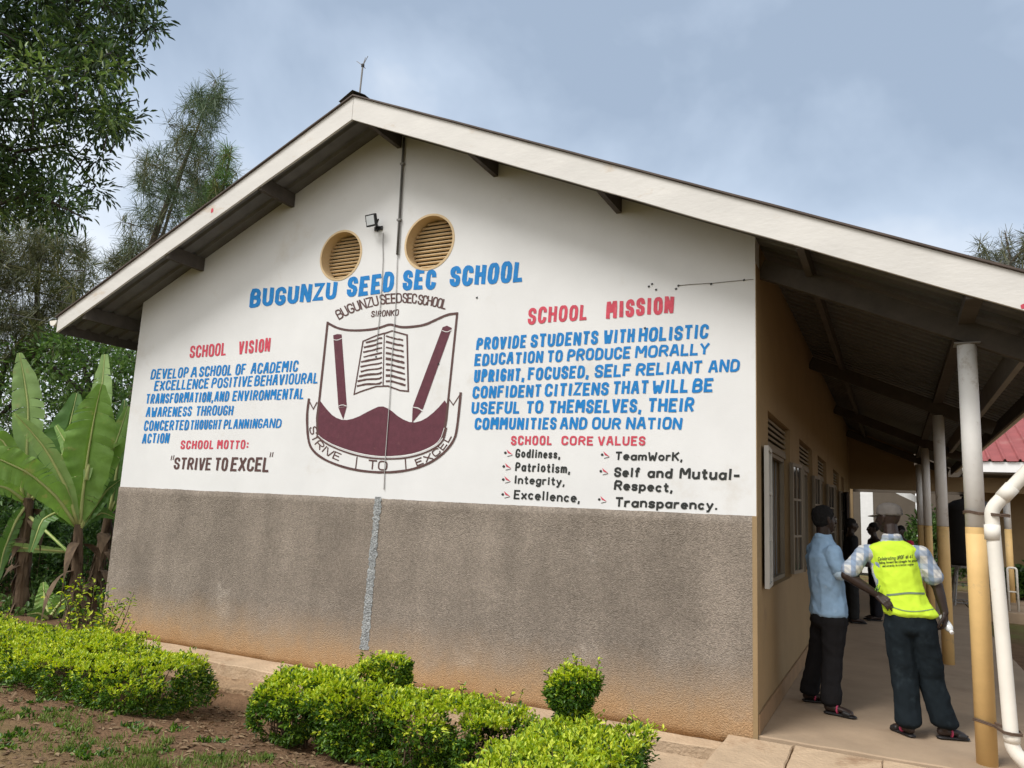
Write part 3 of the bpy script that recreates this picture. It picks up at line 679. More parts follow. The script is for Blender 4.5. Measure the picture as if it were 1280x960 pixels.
class Paint:
    """collects paint marks given in photograph pixels and lays them on the wall as a thin coat"""
    def __init__(s): s.b = MB(); s.k = 0
    def stroke(s, pts, w, jit=.07, closed=False, place=None):
        vs, fs = ribbon(pts, w, jit, closed)
        if not fs: return
        s.k += 1; y = -.0022 - .0003*(s.k % 7)
        n_ = len(vs)//2; s.b.add([(place or onY)(v[0], v[1], y-.00003*(i % n_)) for i, v in enumerate(vs)], fs)
    def fill(s, pts):
        s.k += 1; y = -.0018 - .0003*(s.k % 7)
        s.b.add([onY(p[0], p[1], y) for p in pts], [tuple(range(len(pts)))])
    def word(s, txt, x0, x1, b0, b1, t0, t1, w=.24, slant=.05, gap=.30, place=None, jit=.07):
        """txt between x0..x1, baseline y b0..b1, cap line y t0..t1"""
        H = ((b0-t0)+(b1-t1))/2; sw = w*H; W_ = abs(x1-x0); gp = gap*sw
        lay = []; tot = 0; fix = 0
        for ch in txt:
            a, st = G[ch]; lay.append((a, st)); tot += a; fix += sw+gp
        scale = max(.1, (W_-fix+gp)/tot); X0 = x0
        for (a, st) in lay:
            dy = random.uniform(-.02, .02); ds = random.uniform(-.02, .02); hs = 1+random.uniform(-.03, .03)
            for pts in st:
                out = []
                for (u, v) in pts:
                    X = X0 + sw/2 + u*a*scale
                    f = (X-x0)/(x1-x0); vv = (.5*w + v*(1-w))*hs + dy
                    bb = b0+(b1-b0)*f; tt = t0+(t1-t0)*f
                    out.append((X + (vv-.5)*H*(slant+ds), bb+(tt-bb)*vv))
                if len(out) > 5: out = chaikin(out, 1)
                s.stroke(out, sw, jit, place=place)
            X0 += a*scale+sw+gp
    def line(s, words, xa, ba, ta, xb, bb, tb, ox, oy, sc, **kw):
        """several words on one line; positions in an enlarged crop (origin ox, oy; scale sc)"""
        for (txt, x0, x1) in words:
            f0, f1 = (x0-xa)/(xb-xa), (x1-xa)/(xb-xa)
            q = lambda a, c, f: a+(c-a)*f
            s.word(txt, ox+x0/sc, ox+x1/sc, oy+q(ba, bb, f0)/sc, oy+q(ba, bb, f1)/sc, oy+q(ta, tb, f0)/sc, oy+q(ta, tb, f1)/sc, **kw)
    def build(s, name, m, label): 
        o = s.b.build(name, m, GW); o['label'] = label; return o

p = Paint()
p.word('BUGUNZU', 312.4, 421, 385.5, 373.5, 361, 351.5, w=.212, gap=.42, slant=.10)
p.word('SEED', 434, 492.5, 372, 364.5, 346.5, 339.5, w=.212, gap=.42, slant=.10)
p.word('SEC', 503.5, 545, 363, 361.5, 337.5, 336, w=.212, gap=.42, slant=.10)
p.word('SCHOOL', 562.5, 654.5, 359, 352, 333.5, 325, w=.212, gap=.42, slant=.10)
p.build('painted_title', M['paint_blue'], 'large blue school name painted under the round vents')
A_ = dict(ox=160, oy=400, sc=2.783)
p = Paint(); kw = dict(A_, w=.155, gap=.5, slant=.16)
p.line([('DEVELOP',80,210),('A',219,241),('SCHOOL',248,362),('OF',374,410),('ACADEMIC',428,592)], 80,207,172, 592,180,140, **kw)
p.line([('EXCELLENCE',92,281),('POSITIVE',291,433),('BEHAVIOURAL',440,662)], 92,247,212, 662,220,181, **kw)
p.line([('TRANSFORMATION,',63,299),('AND',301,352),('ENVIRONMENTAL',364,613)], 63,292,257, 613,275,237, **kw)
p.line([('AWARENESS',63,222),('THROUGH',237,366)], 63,338,303, 366,331,296, **kw)
p.line([('CONCERTED',56,212),('THOUGHT',217,325),('PLANNING',333,468),('AND',470,534)], 56,386,350, 534,375,342, **kw)
p.line([('ACTION',50,144)], 50,430,395, 144,428,392, **kw)
p.build('painted_vision', M['paint_blue'], 'blue vision text painted at the left of the crest')
p = Paint()
p.line([('SCHOOL',215,342),('VISION',385,495)], 215,133,91, 495,110,62, w=.15, gap=.5, slant=.10, **A_)
p.line([('SCHOOL',183,298),('MOTTO:',310,420)], 183,449,418, 420,449,418, w=.18, gap=.7, slant=.12, **A_)
B_ = dict(ox=580, oy=340, sc=3.0)
p.line([('SCHOOL',240,463)], 240,199,136, 463,178,118, w=.19, gap=.6, slant=.08, **B_)
p.line([('MISSION',533,787)], 533,178,112, 787,154,88, w=.22, gap=.42, slant=.04, **B_)
p.line([('SCHOOL',176,330),('CORE',365,485),('VALUES',502,680)], 176,649,614, 680,651,615, w=.20, gap=.75, slant=.05, **B_)
p.build('painted_headings', M['paint_red'], 'crimson headings painted over the vision, motto, mission and core values')
p = Paint(); kw = dict(A_, w=.16, gap=.45, slant=.14)
p.line([('STRIVE',160,290),('TO',302,347),('EXCEL',358,492)], 160,520,478, 497,529,477, **kw)
for (x_, y_) in ((214.2,572.2),(216.8,571.8),(337.8,568.3),(340.6,568.0)): p.stroke([(x_+.7, y_-2.6), (x_-.5, y_+2.8)], 1.05)
p.build('painted_motto', M['paint_brown'], 'dark brown motto in quotation marks')
p = Paint(); kw = dict(B_, w=.205, gap=.45, slant=.10)
p.line([('PROVIDE',47,234),('STUDENTS',250,503),('WITH',524,640),('HOLISTIC',655,917)], 47,294,246, 917,250,194, **kw)
p.line([('EDUCATION',40,297),('TO',312,370),('PRODUCE',387,625),('MORALLY',642,920)], 40,353,307, 920,310,264, **kw)
p.line([('UPRIGHT,',38,229),('FOCUSED,',240,471),('SELF',490,626),('RELIANT',645,893),('AND',917,1034)], 38,415,366, 1034,374,326, **kw)
p.line([('CONFIDENT',32,290),('CITIZENS',303,543),('THAT',558,692),('WILL',706,842),('BE',857,935)], 32,475,429, 935,450,396, **kw)
p.line([('USEFUL',28,210),('TO',233,297),('THEMSELVES,',318,668),('THEIR',690,863)], 28,533,487, 863,525,470, **kw)
p.line([('COMMUNITIES',40,347),('AND',360,462),('OUR',480,588),('NATION',608,818)], 40,592,546, 818,590,544, **kw)
p.build('painted_mission', M['paint_blue'], 'blue mission text painted at the right of the crest')
p = Paint(); kw = dict(B_, w=.185, gap=.55, slant=.08)
p.line([('Godliness,',193,362)], 193,696,662, 362,700,666, **kw)
p.line([('Patriotism,',192,400)], 192,747,712, 400,756,718, **kw)
p.line([('Integrity,',188,379)], 188,794,761, 379,802,770, **kw)
p.line([('Excellence,',187,437)], 187,851,815, 437,866,830, **kw)
kw = dict(B_, w=.215, gap=.5, slant=.08)
p.line([('TeamWorK,',567,822)], 567,706,674, 822,710,675, **kw)
p.line([('Self',563,660),('and',688,782),('Mutual-',808,1035)], 563,768,731, 1035,783,737, **kw)
p.line([('Respect,',563,785)], 563,817,780, 785,828,790, **kw)
p.line([('Transparency.',567,953)], 567,881,843, 953,894,856, **kw)
bl = [(150,678),(144,729),(142,778),(140,834),(513,685),(508,747),(502,853)]
for (x, y) in bl:
    cx, cy = 580+(x+5)/3, 340+y/3
    p.fill([(cx+1.7*math.cos(rad(a)), cy+1.7*math.sin(rad(a))) for a in range(0, 360, 40)])
    p.stroke([(cx+2.5, cy+4.5), (cx+8.5, cy+3.0)], .7)
p.build('painted_values', M['paint_black'], 'black list of core values in two columns')
p = Paint()
for (x, y) in bl:
    cx, cy = 580+(x+5)/3, 340+y/3
    p.fill([(cx+1.5, cy-4.3), (cx+9.5, cy+2.6), (cx+3.2, cy+.3)])
p.build('painted_bullets', M['paint_red'], 'small red arrow bullets before the core values')

# ---- crest: positions in an enlarged crop (origin 370, 360; scale 4)
c_ = lambda P: [(370+x/4, 360+y/4) for x, y in P]
p = Paint()
p.fill(c_(chaikin([(112,552),(150,603),(190,645),(240,663),(300,650),(370,612),(425,587),(470,607),(520,650),(580,676),(640,660),(700,612),(758,545),(748,690),(735,745),(700,780),(640,810),(560,833),(440,843),(320,828),(200,790),(140,757),(110,735),(107,650),(112,552)],1)))
for bod, tip in (([(186,236),(207,230),(228,232),(254,590),(212,598)], [(212,600),(254,592),(236,657)]), ([(733,196),(755,188),(779,200),(633,608),(584,592)], [(583,596),(631,613),(580,674)])):
    p.fill(c_(bod)); p.fill(c_(tip))
p.build('painted_crest', M['paint_maroon'], 'maroon hills and two pencils of the school crest')
p = Paint(); w = 2.9
p.stroke(c_(chaikin([(160,176),(210,203),(280,214),(380,208),(430,195),(468,180),(500,190),(540,198),(640,187),(700,158),(760,131),(806,127)],2)), w)
p.stroke(c_([(158,172),(118,545),(105,650),(108,735)]), w); p.stroke(c_([(806,125),(765,520),(751,660),(735,745)]), w)
p.stroke(c_(chaikin([(104,740),(150,780),(250,823),(350,848),(450,856),(560,850),(660,820),(735,772),(752,700)],2)), 1.9)
p.stroke(c_(chaikin([(64,556),(53,640),(60,770),(88,820),(150,864),(250,900),(350,918),(460,923),(560,912),(650,885),(730,835),(790,765),(806,700),(823,525)],2)), 2.9)
p.stroke(c_([(63,560),(86,605),(104,572)]), 1.5); p.stroke(c_([(823,528),(786,585),(766,556)]), 1.5)
p.stroke(c_([(305,846),(298,902)]), 1.5); p.stroke(c_([(546,853),(550,910)]), 1.5)
# book
p.stroke(c_([(440,226),(400,238),(335,266),(290,531),(330,515),(400,492),(434,491)]), 1.7)
p.stroke(c_([(440,228),(480,214),(555,235),(561,516),(520,512),(460,490),(436,490)]), 1.9); p.stroke(c_([(441,224),(435,491)]), 1.2)
for k in range(10):
    f = k/9; y = 272+f*218; xl = 350-42*f; dx = random.uniform(-4, 4)
    p.stroke(c_(chaikin([(xl+dx,y),(xl+25,y-6),(xl+45,y-10),(415,y-10-12*(1-f)),(428-2*f,y-22+3*f)],1)), 2.1+random.uniform(-.3,.4), .18)
for k in range(9):
    f = k/8; y = 242+f*212; xr = 532+12*f
    p.stroke(c_(chaikin([(452,y-2+14*f),(475,y+5+6*f),(505,y+14+6*f),(xr-12,y+14+14*f),(xr,y+18+14*f)],1)), 2.4+random.uniform(-.4,.4), .18)
# ribbon motto along its curve
def arc_text(p, txt, path, h, w=.16, aw=.7, up=1, gap=.3):
    P = [np.array(q, float) for q in path]; seg = [np.linalg.norm(c-a) for a, c in zip(P[:-1], P[1:])]; tot = sum(seg)
    def at(s):
        for a, c, l in zip(P[:-1], P[1:], seg):
            if s <= l or l is seg[-1]: t_ = (c-a)/l; return a+t_*s, t_
            s -= l
        t_ = (P[-1]-P[-2])/seg[-1]; return P[-1]+t_*s, t_
    em = 0; lay = []
    for ch in txt:
        if ch == ' ': em += .22; continue
        a, st = G[ch]; lay.append((em, a*.5, st)); em += a*.5+gap*.5
    em -= gap*.5
    for ex, a, st in lay:
        o, t_ = at((ex+a/2)/em*tot); nrm = np.array([t_[1], -t_[0]])
        for pts in st:
            out = []
            for (u, v) in pts: out.append(tuple(o + t_*(u-.5)*a/em*tot + nrm*v*h))
            if len(out) > 5: out = chaikin(out, 1)
            p.stroke(out, w*h, .08)
arc_text(p, 'STRIVE', c_(chaikin([(66,700),(84,770),(120,810),(165,842),(212,862)],1)), 8.5, .165)
arc_text(p, 'TO', c_([(362,903),(452,911)]), 10.5, .17)
arc_text(p, 'EXCEL', c_(chaikin([(606,888),(658,868),(706,838),(748,796),(776,744)],1)), 7.6, .2, gap=.42)
p.build('painted_crest_outline', M['paint_brown'], 'dark outline, open book and motto ribbon of the school crest')
p = Paint()
arc_text(p, 'BUGUNZU', c_(chaikin([(216,156),(270,126),(330,103),(413,83)],1)), 11, .155, gap=.26)
arc_text(p, 'SEED', c_([(424,80),(480,74),(528,71)]), 11, .155, gap=.26)
arc_text(p, 'SEC', c_([(534,71),(600,75)]), 11, .155, gap=.26)
arc_text(p, 'SCHOOL', c_([(610,78),(680,88),(744,104)]), 11, .155, gap=.26)
p.word('SIRONKO', 464, 498.5, 396.3, 394.5, 388.5, 386.5, w=.15, gap=.6, slant=.12)
p.build('painted_crest_name', M['paint_brown'], 'small brown school name arched over the crest')
p = Paint()
for P in (([(186,258),(207,262),(229,252)]), ([(211,592),(232,583),(254,590)]), ([(731,212),(755,222),(777,210)]), ([(588,597),(612,598),(632,616)])):
    p.k += 3; p.stroke(c_(chaikin(P,1)), .7)
p.stroke(c_(chaikin([(112,737),(150,768),(240,806),(340,833),(440,845),(560,838),(650,810),(720,768),(742,700)],2)), .6)
for v in range(len(p.b.v)): x, y, z = p.b.v[v]; p.b.v[v] = (x, y-.003, z)
p.build('painted_highlights', M['paint_white'], 'thin pale lines on the crest')

# ================================================================== FLOODLIGHT, LIGHTNING ROD
q = onY(474, 281, 0)
FL = empty('floodlight', (q.x, 0, q.z), 'small square black floodlight between the two round vents', 'floodlight')
b = MB(); n_ = Vector((-.12, -.95, -.28)).normalized(); rr = Vector((0,0,1)).cross(n_).normalized()*-1; uu = rr.cross(n_)*-1
c0 = Vector((q.x-.0, -.13, q.z+.0))
b.obox(c0, rr*.066, uu*.06, n_*.016); b.build('housing', M['black'], FL, bevel=.004)
b = MB(); b.obox(c0+n_*.0175, rr*.052, uu*.046, n_*.001); b.build('lens', mat('frosted_lamp_glass', (.50,.52,.53), .25, .03, 8), FL)
b = MB(); b.tube([c0+rr*.075-uu*.005, c0+rr*.088-n_*.06, (q.x+.04, -.006, q.z-.04), (q.x-.04, -.006, q.z-.04), c0-rr*.075-n_*.02], .008, 6); b.tube([(q.x,-.03,q.z-.05),(q.x+.002,-.02,q.z-.08)], .012, 8)
b.box(q.x-.05, q.x+.05, -.012, -.002, q.z-.06, q.z-.02)
b.build('bracket', M['black'], FL)
q = onY(449, 121, YF+.25); zt = q.z-.02
top = onY(453.5, 82, YF+.25)
LR = empty('lightning_rod', (q.x, q.y, zt), 'thin lightning rod with splayed spikes on the roof ridge', 'lightning rod')
b = MB(); b.tube([(q.x, q.y, zt-.05), top], .009, 8); b.build('rod', M['steel_grey'], LR)
b = MB(); b.tube([top-Vector((0,0,.012)), top+Vector((0,0,.014))], .017, 10); b.build('hub', M['black'], LR)
for d in ((-.085,0,.07),(.01,.02,.10),(.065,-.01,.085),(.045,-.05,-.02),(-.03,.08,.02)):
    b = MB(); b.tube([top, top+Vector(d)], [.0055,.003], 6); b.build('spike', M['steel_grey'], LR)
# ================================================================== FAR BLOCK across the end of the verandah
FB = empty('classroom_block', (3, 15, 0), 'low block with a red ribbed roof and white eave board beyond the verandah', 'school')
b = MB(); b.box(-1.5, 11.5, 13.70, 13.85, 2.30, 2.62); b.box(0.012, 1.36, 13.56, 13.69, 2.30, 3.72); b.box(-.3, 0.010, 13.22, 13.69, -.1, 3.72); b.box(1.36, 2.02, 13.58, 13.68, 2.30, 2.86)
b.build('lintel_beam', M['ochre'], FB)
b = MB(); b.box(2.6, 11.5, 15.9, 16.1, -.2, 3.4); b.box(-1.5, -.03, 15.9, 16.1, -.2, 3.4); b.build('front_wall', M['ochre'], FB)
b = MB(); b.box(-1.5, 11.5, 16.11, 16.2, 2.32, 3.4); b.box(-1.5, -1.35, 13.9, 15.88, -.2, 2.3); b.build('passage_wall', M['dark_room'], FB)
b = MB(); b.box(1.95, 11.5, 13.25, 15.85, -.15, 0.0); b.box(-1.3, 1.95, 13.25, 15.85, -.15, -.004); b.build('block_floor', M['concrete'], FB, bevel=.01)
# roof facing the camera
bm_ = MB(); y0, z0, y1, z1 = 12.85, 2.93, 17.3, 4.72
k = 0; x = 2.25
while x < 12:
    for f_, hh in ((0,0),(.72,0),(.80,.045),(.92,.045)):
        xx = x+.27*f_; bm_.v += [(xx, y0, z0+hh), (xx, y1, z1+hh)]; k += 1
    x += .27
for i in range(k-1): bm_.f.append((2*i, 2*i+2, 2*i+3, 2*i+1)); bm_.m.append(0)
me = bm_.mesh('roof'); t_ = bmesh.new(); t_.from_mesh(me); bmesh.ops.solidify(t_, geom=t_.faces, thickness=.006); t_.to_mesh(me); t_.free()
ro = link('roof', me, M['sheet_red'], FB)
b = MB(); b.box(2.25, 11.9, 12.90, 12.925, 2.70, 2.915); b.build('eave_board', mat('fresh_white_board', (.78,.77,.75), .5, .03), ro)
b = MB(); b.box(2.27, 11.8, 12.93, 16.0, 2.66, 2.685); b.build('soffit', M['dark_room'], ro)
b = MB(); b.add([(1.2, 17.3, 4.72), (11.9, 17.3, 4.72), (11.9, 21.7, 2.9), (1.2, 21.7, 2.9)], [(0,1,2,3)]); b.build('rear_slope', M['sheet_red'], ro)
for x in (3.11, 6.3, 9.5):
    c = MB(); c.tube([(x, 13.775, 1.53), (x, 13.775, 2.30)], .0675, 18); o = c.build('column', M['pillar'], FB, smooth=True)
    d = MB(); d.tube([(x, 13.775, 0.0), (x, 13.775, 1.532)], .0695, 18); d.build('painted_foot', M['pillar_tan'], o, smooth=True)
# block seen through the passage, in full light
F2 = empty('whitewashed_block', (1, 24, 0), 'bright white building seen through the passage behind the cap of the man in the vest', 'building')
b = MB(); b.box(-.14, .26, 24, 24.2, -.2, 3.6); b.build('wall', M['paint_white'], F2)
b = MB(); b.box(.27, 3.2, 24.0, 24.15, -.2, 3.4); b.box(-4, -.15, 24.0, 24.15, -.2, 3.4); b.build('opening_shade_panel', M['dark_room'], F2)  # solid panels, coloured dark to stand for shaded openings
b = MB(); b.bar((.55, 21.9, 2.85), (1.75, 22.0, 2.25), .03, .20); b.build('barge_board', M['paint_white'], F2)
b = MB(); b.tube([(1.62, 22.4, -.2), (1.62, 22.4, 2.7)], .07, 14); b.build('column', M['paint_white'], F2, smooth=True)
b = MB(); b.add([(-4.2, 24.25, 3.5), (3.4, 24.25, 3.5), (3.4, 28, 5), (-4.2, 28, 5)], [(0,1,2,3)]); b.build('roof', M['sheet'], F2)

# black water tank on a steel stand
TK = empty('water_tank', (2.30, 12.2, 0), 'black plastic water tank behind the columns', 'water tank')
cx, cy, R_ = 2.30, 12.2, .48
prof = [(.02,.78),(R_*.9,.78),(R_,.84)] + [(R_-(.018 if k % 2 else 0), .84+1.02*k/14) for k in range(1, 14)] + [(R_,1.86),(R_*.93,1.95),(R_*.6,2.06),(R_*.3,2.10),(R_*.28,2.14),(.02,2.15)]
b = MB(); n = 36
for r_, z in prof: b.v += [(cx+r_*math.cos(2*math.pi*k/n), cy+r_*math.sin(2*math.pi*k/n), z) for k in range(n)]
b.f = [(j*n+k, j*n+(k+1) % n, (j+1)*n+(k+1) % n, (j+1)*n+k) for j in range(len(prof)-1) for k in range(n)]; b.m = [0]*len(b.f)
b.build('barrel', M['black'], TK, smooth=True)
b = MB(); b.tube([(cx,cy,2.148),(cx,cy,2.19)], .17, 20); b.build('lid', M['black'], TK)
b = MB(); b.tube([(cx-.42, cy-.25, .90), (cx-.46, cy-.30, .90), (cx-.46, cy-.32, .82)], .018, 8); b.build('tap', M['steel_grey'], TK)
ST = empty('tank_stand', (cx, cy, 0), 'open steel frame stand carrying the black water tank', 'stand')
b = MB()
for k in range(12):
    a, c = 2*math.pi*k/12, 2*math.pi*(k+1)/12
    b.bar((cx+.45*math.cos(a), cy+.45*math.sin(a), .755), (cx+.45*math.cos(c), cy+.45*math.sin(c), .755), .04, .04)
b.bar((cx-.45, cy, .755), (cx+.45, cy, .755), .04, .039); b.bar((cx, cy-.45, .755), (cx, cy+.45, .755), .041, .037)
b.build('top_ring', M['steel_grey'], ST)
for sx_ in (-1, 1):
    for sy_ in (-1, 1):
        b = MB(); b.tube([(cx+.28*sx_, cy+.28*sy_, .74), (cx+.36*sx_, cy+.36*sy_, -.004)], .018, 8); b.build('leg', M['steel_grey'], ST)
b = MB()
for z, r_ in ((.40, .316), (.06, .353)):
    for (a, c) in (((-1,-1),(1,-1)),((1,-1),(1,1)),((1,1),(-1,1)),((-1,1),(-1,-1))):
        b.tube([(cx+r_*a[0], cy+r_*a[1], z), (cx+r_*c[0], cy+r_*c[1], z)], .011, 6)
b.build('cross_brace', M['steel_grey'], ST)
# small hand washing frame beyond the downpipe
WF = empty('pipe_frame', (2.9, 11.8, 0), 'thin pale pipe frame standing between downpipe and far column', 'frame')
b = MB(); b.tube(smooth_path([Vector((2.84, 11.8, -.01)), Vector((2.84, 11.8, .80)), Vector((2.99, 11.8, .80)), Vector((2.99, 11.8, -.01))], 5, .05), .022, 8); b.build('hoop', M['pvc'], WF, smooth=True)
b = MB(); b.tube([(2.84, 11.8, .35), (2.99, 11.8, .35)], .014, 8); b.build('rung', M['pvc'], WF)
tag(rough_slab('far_step', [(2.17, 11.4), (11, 11.4), (11, 13.2), (2.17, 13.2)], -.006, .3, M['concrete'], .012, 15), kind='structure')

# ================================================================== PEOPLE
ICO = None
def ico():
    global ICO
    if ICO is None:
        bm = bmesh.new(); bmesh.ops.create_icosphere(bm, subdivisions=2, radius=1); ICO = [v.co.copy() for v in bm.verts]; bm.free()
    return ICO
class Body:
    """closed volumes (hulls between pairs of ellipsoids), merged into one continuous skin by a voxel remesh"""
    def __init__(s, yaw=0): s.v = []; s.f = []; s.yaw = yaw
    def ell(s, p, r, yaw=None):
        if not isinstance(r, (tuple, list)): r = (r, r, r)
        m = Matrix.Rotation(s.yaw if yaw is None else yaw, 3, 'Z')
        return [Vector(p) + m @ Vector((q.x*r[0], q.y*r[1], q.z*r[2])) for q in ico()]
    def seg(s, *nodes, yaw=None):
        """nodes: (point, radius) ..."""
        if len(nodes) == 1: nodes = (nodes[0], nodes[0])
        for A, C in zip(nodes[:-1], nodes[1:]):
            bm = bmesh.new()
            for q in s.ell(A[0], A[1], yaw) + s.ell(C[0], C[1], yaw): bm.verts.new(q)
            r = bmesh.ops.convex_hull(bm, input=bm.verts)
            bmesh.ops.delete(bm, geom=list({e for e in r['geom_interior'] + r['geom_unused'] if isinstance(e, bmesh.types.BMVert)}), context='VERTS')
            bm.verts.index_update(); o = len(s.v); s.v += [tuple(v.co) for v in bm.verts]; s.f += [tuple(o+v.index for v in f.verts) for f in bm.faces]; bm.free()
    def hull(s, *nodes):
        """one hull over several ellipsoids"""
        bm = bmesh.new()
        for A in nodes:
            for q in s.ell(A[0], A[1]): bm.verts.new(q)
        r = bmesh.ops.convex_hull(bm, input=bm.verts)
        bmesh.ops.delete(bm, geom=list({e for e in r['geom_interior'] + r['geom_unused'] if isinstance(e, bmesh.types.BMVert)}), context='VERTS')
        bm.verts.index_update(); o = len(s.v); s.v += [tuple(v.co) for v in bm.verts]; s.f += [tuple(o+v.index for v in f.verts) for f in bm.faces]; bm.free()
    def build(s, name, m, parent, voxel=.008, smooth=4, wrinkle=0, wscale=(14,14,8), cut=None):
        me = bpy.data.meshes.new(name); me.from_pydata(s.v, [], s.f)
        o = bpy.data.objects.new(name, me); COL.objects.link(o)
        r = o.modifiers.new('r', 'REMESH'); r.mode = 'VOXEL'; r.voxel_size = voxel
        if smooth: k = o.modifiers.new('s', 'SMOOTH'); k.iterations = smooth; k.factor = .5
        dg = bpy.context.evaluated_depsgraph_get(); dg.update()
        me2 = bpy.data.meshes.new_from_object(o.evaluated_get(dg)); bpy.data.objects.remove(o)
        if cut:
            bm = bmesh.new(); bm.from_mesh(me2)
            for (co_, no) in cut:
                bmesh.ops.bisect_plane(bm, geom=bm.verts[:]+bm.edges[:]+bm.faces[:], plane_co=co_, plane_no=no, clear_outer=True)
            bm.to_mesh(me2); bm.free()
        if wrinkle:
            me2.update(); sd = random.uniform(0, 50)
            nr = [v.normal.copy() for v in me2.vertices]
            for v, n_ in zip(me2.vertices, nr):
                c = v.co; d = noise.noise((c.x*wscale[0]+sd, c.y*wscale[1], c.z*wscale[2])) + .5*noise.noise((c.x*wscale[0]*2.3, c.y*wscale[1]*2.3+sd, c.z*wscale[2]*2.6))
                d2 = 1-abs(noise.noise(((c.x+c.y*.5)*6+sd, c.z*9 + (c.x-c.y)*5, sd)))*2.2
                v.co = c + n_*(d*wrinkle + max(0, d2)*wrinkle*.8)
        me2.materials.clear()
        return link(name, me2, m, parent, smooth=True)

skin_dark = mat('dark_skin', (.027,.0155,.0115), .5, .12, 9, .05, 80, spec=.35)
def cloth(name, c, **k): return mat(name, c, .9, k.pop('var', .10), k.pop('scale', 10), .35, 220, spec=.1, bdist=.002, **k)
def plaid(name):
    m = cloth(name, (.58,.57,.54)); t = m.node_tree; p = t.nodes['Principled BSDF']; src = p.inputs['Base Color'].links[0].from_socket
    tcn = N(t,'ShaderNodeTexCoord'); cur = src
    for d, sc, col, f in (('X', 3.6, (.14,.22,.36), .75), ('Z', 3.2, (.22,.30,.42), .6), ('DIAGONAL', 9, (.16,.19,.25), .35)):
        w = N(t,'ShaderNodeTexWave'); w.bands_direction = d; w.inputs['Scale'].default_value = sc; w.inputs['Distortion'].default_value = 1.2; w.inputs['Detail'].default_value = 1
        t.links.new(tcn.outputs['Object'], w.inputs[0])
        r = N(t,'ShaderNodeValToRGB'); r.color_ramp.elements[0].position = .55; r.color_ramp.elements[1].position = .72; t.links.new(w.outputs['Fac'], r.inputs[0])
        mu = N(t,'ShaderNodeMath', operation='MULTIPLY'); mu.inputs[1].default_value = f; t.links.new(r.outputs[0], mu.inputs[0])
        x = N(t,'ShaderNodeMixRGB'); x.inputs[2].default_value = (*col, 1); t.links.new(mu.outputs[0], x.inputs[0]); t.links.new(cur, x.inputs[1]); cur = x.outputs[0]
    t.links.new(cur, p.inputs['Base Color']); return m
def J(px, py, y): return onY(px, py, y)

def head(b, c, fw, s=1.0):
    """skull, jaw, nose, ears and lips turned towards fw"""
    c = Vector(c); fw = Vector(fw).normalized(); sd = fw.cross(Vector((0,0,1))).normalized(); yw = math.atan2(fw.y, fw.x)-math.pi/2
    up = Vector((0,0,1))
    b.seg((c+up*.035*s-fw*.012*s, (.072*s, .092*s, .085*s)), (c-up*.015*s+fw*.012*s, (.066*s,.078*s,.075*s)), yaw=yw)
    b.seg((c-up*.035*s+fw*.025*s, (.056*s,.058*s,.05*s)), (c-up*.085*s+fw*.048*s, (.030*s,.028*s,.022*s)), yaw=yw)
    b.seg((c+up*.015*s+fw*.088*s, .009*s), (c-up*.022*s+fw*.104*s, (.017*s,.014*s,.011*s)), yaw=yw)
    b.seg((c-up*.050*s+fw*.088*s, (.024*s,.010*s,.006*s)), yaw=yw); b.seg((c-up*.062*s+fw*.085*s, (.020*s,.010*s,.006*s)), yaw=yw)
    b.seg((c+up*.028*s+fw*.080*s+sd*.030*s, (.024*s,.012*s,.006*s)), (c+up*.028*s+fw*.080*s-sd*.030*s, (.024*s,.012*s,.006*s)), yaw=yw)
    for k in (-1, 1): b.seg((c+sd*k*.074*s-fw*.012*s+up*.018*s, (.008*s,.018*s,.020*s)), (c+sd*k*.070*s-fw*.004*s-up*.022*s, (.007*s,.011*s,.012*s)), yaw=yw)
def eyes(c, fw, parent, s=1.0):
    c = Vector(c); fw = Vector(fw).normalized(); sd = fw.cross(Vector((0,0,1))).normalized()
    for k in (-1, 1):
        bm = bmesh.new(); bmesh.ops.create_uvsphere(bm, u_segments=10, v_segments=8, radius=.0105*s); bmesh.ops.translate(bm, verts=bm.verts, vec=c+Vector((0,0,.012*s))+fw*.083*s+sd*k*.031*s)
        me = bpy.data.meshes.new('eye'); bm.to_mesh(me); bm.free(); link('eye', me, eye_m, parent, True)
eye_m = mat('eye_white', (.16,.145,.13), .3, .1, 5)
def hand(b, wr, d, palm_n, L=.185, curl=.5, spread=.12, thumb_side=1):
    """palm and five bent fingers; d: along the hand, palm_n: out of the palm"""
    wr, d, pn = Vector(wr), Vector(d).normalized(), Vector(palm_n); pn = (pn-d*pn.dot(d)).normalized(); sd = d.cross(pn)*thumb_side
    kn = wr+d*L*.50
    for k, off in ((0,.032),(1,.011),(2,-.011),(3,-.031)): b.seg((wr+d*.012+sd*off*.6, .017), (kn+sd*off, .0125))
    for k, (off, fl) in enumerate(((.034,.40),(.0115,.46),(-.0115,.43),(-.033,.34))):
        p0 = kn+sd*off; a = curl; dd = d + sd*(off*spread*20*.1)
        l = [L*fl*.45, L*fl*.32, L*fl*.25]; p = p0; ang = .15
        for i, li in enumerate(l):
            ang += a; q = p + (dd*math.cos(ang) + pn*math.sin(ang)).normalized()*li
            b.seg((p, .0095-.0012*i), (q, .0088-.0012*i)); p = q
    t0 = wr+d*.03+sd*.030; t1 = t0+(d*.6+sd*.75+pn*.25).normalized()*.040; t2 = t1+(d*.9+sd*.25+pn*.4).normalized()*.030; t3 = t2+(d*.95+pn*.4).normalized()*.024
    b.seg((t0, .014), (t1, .0115), (t2, .010), (t3, .0085))

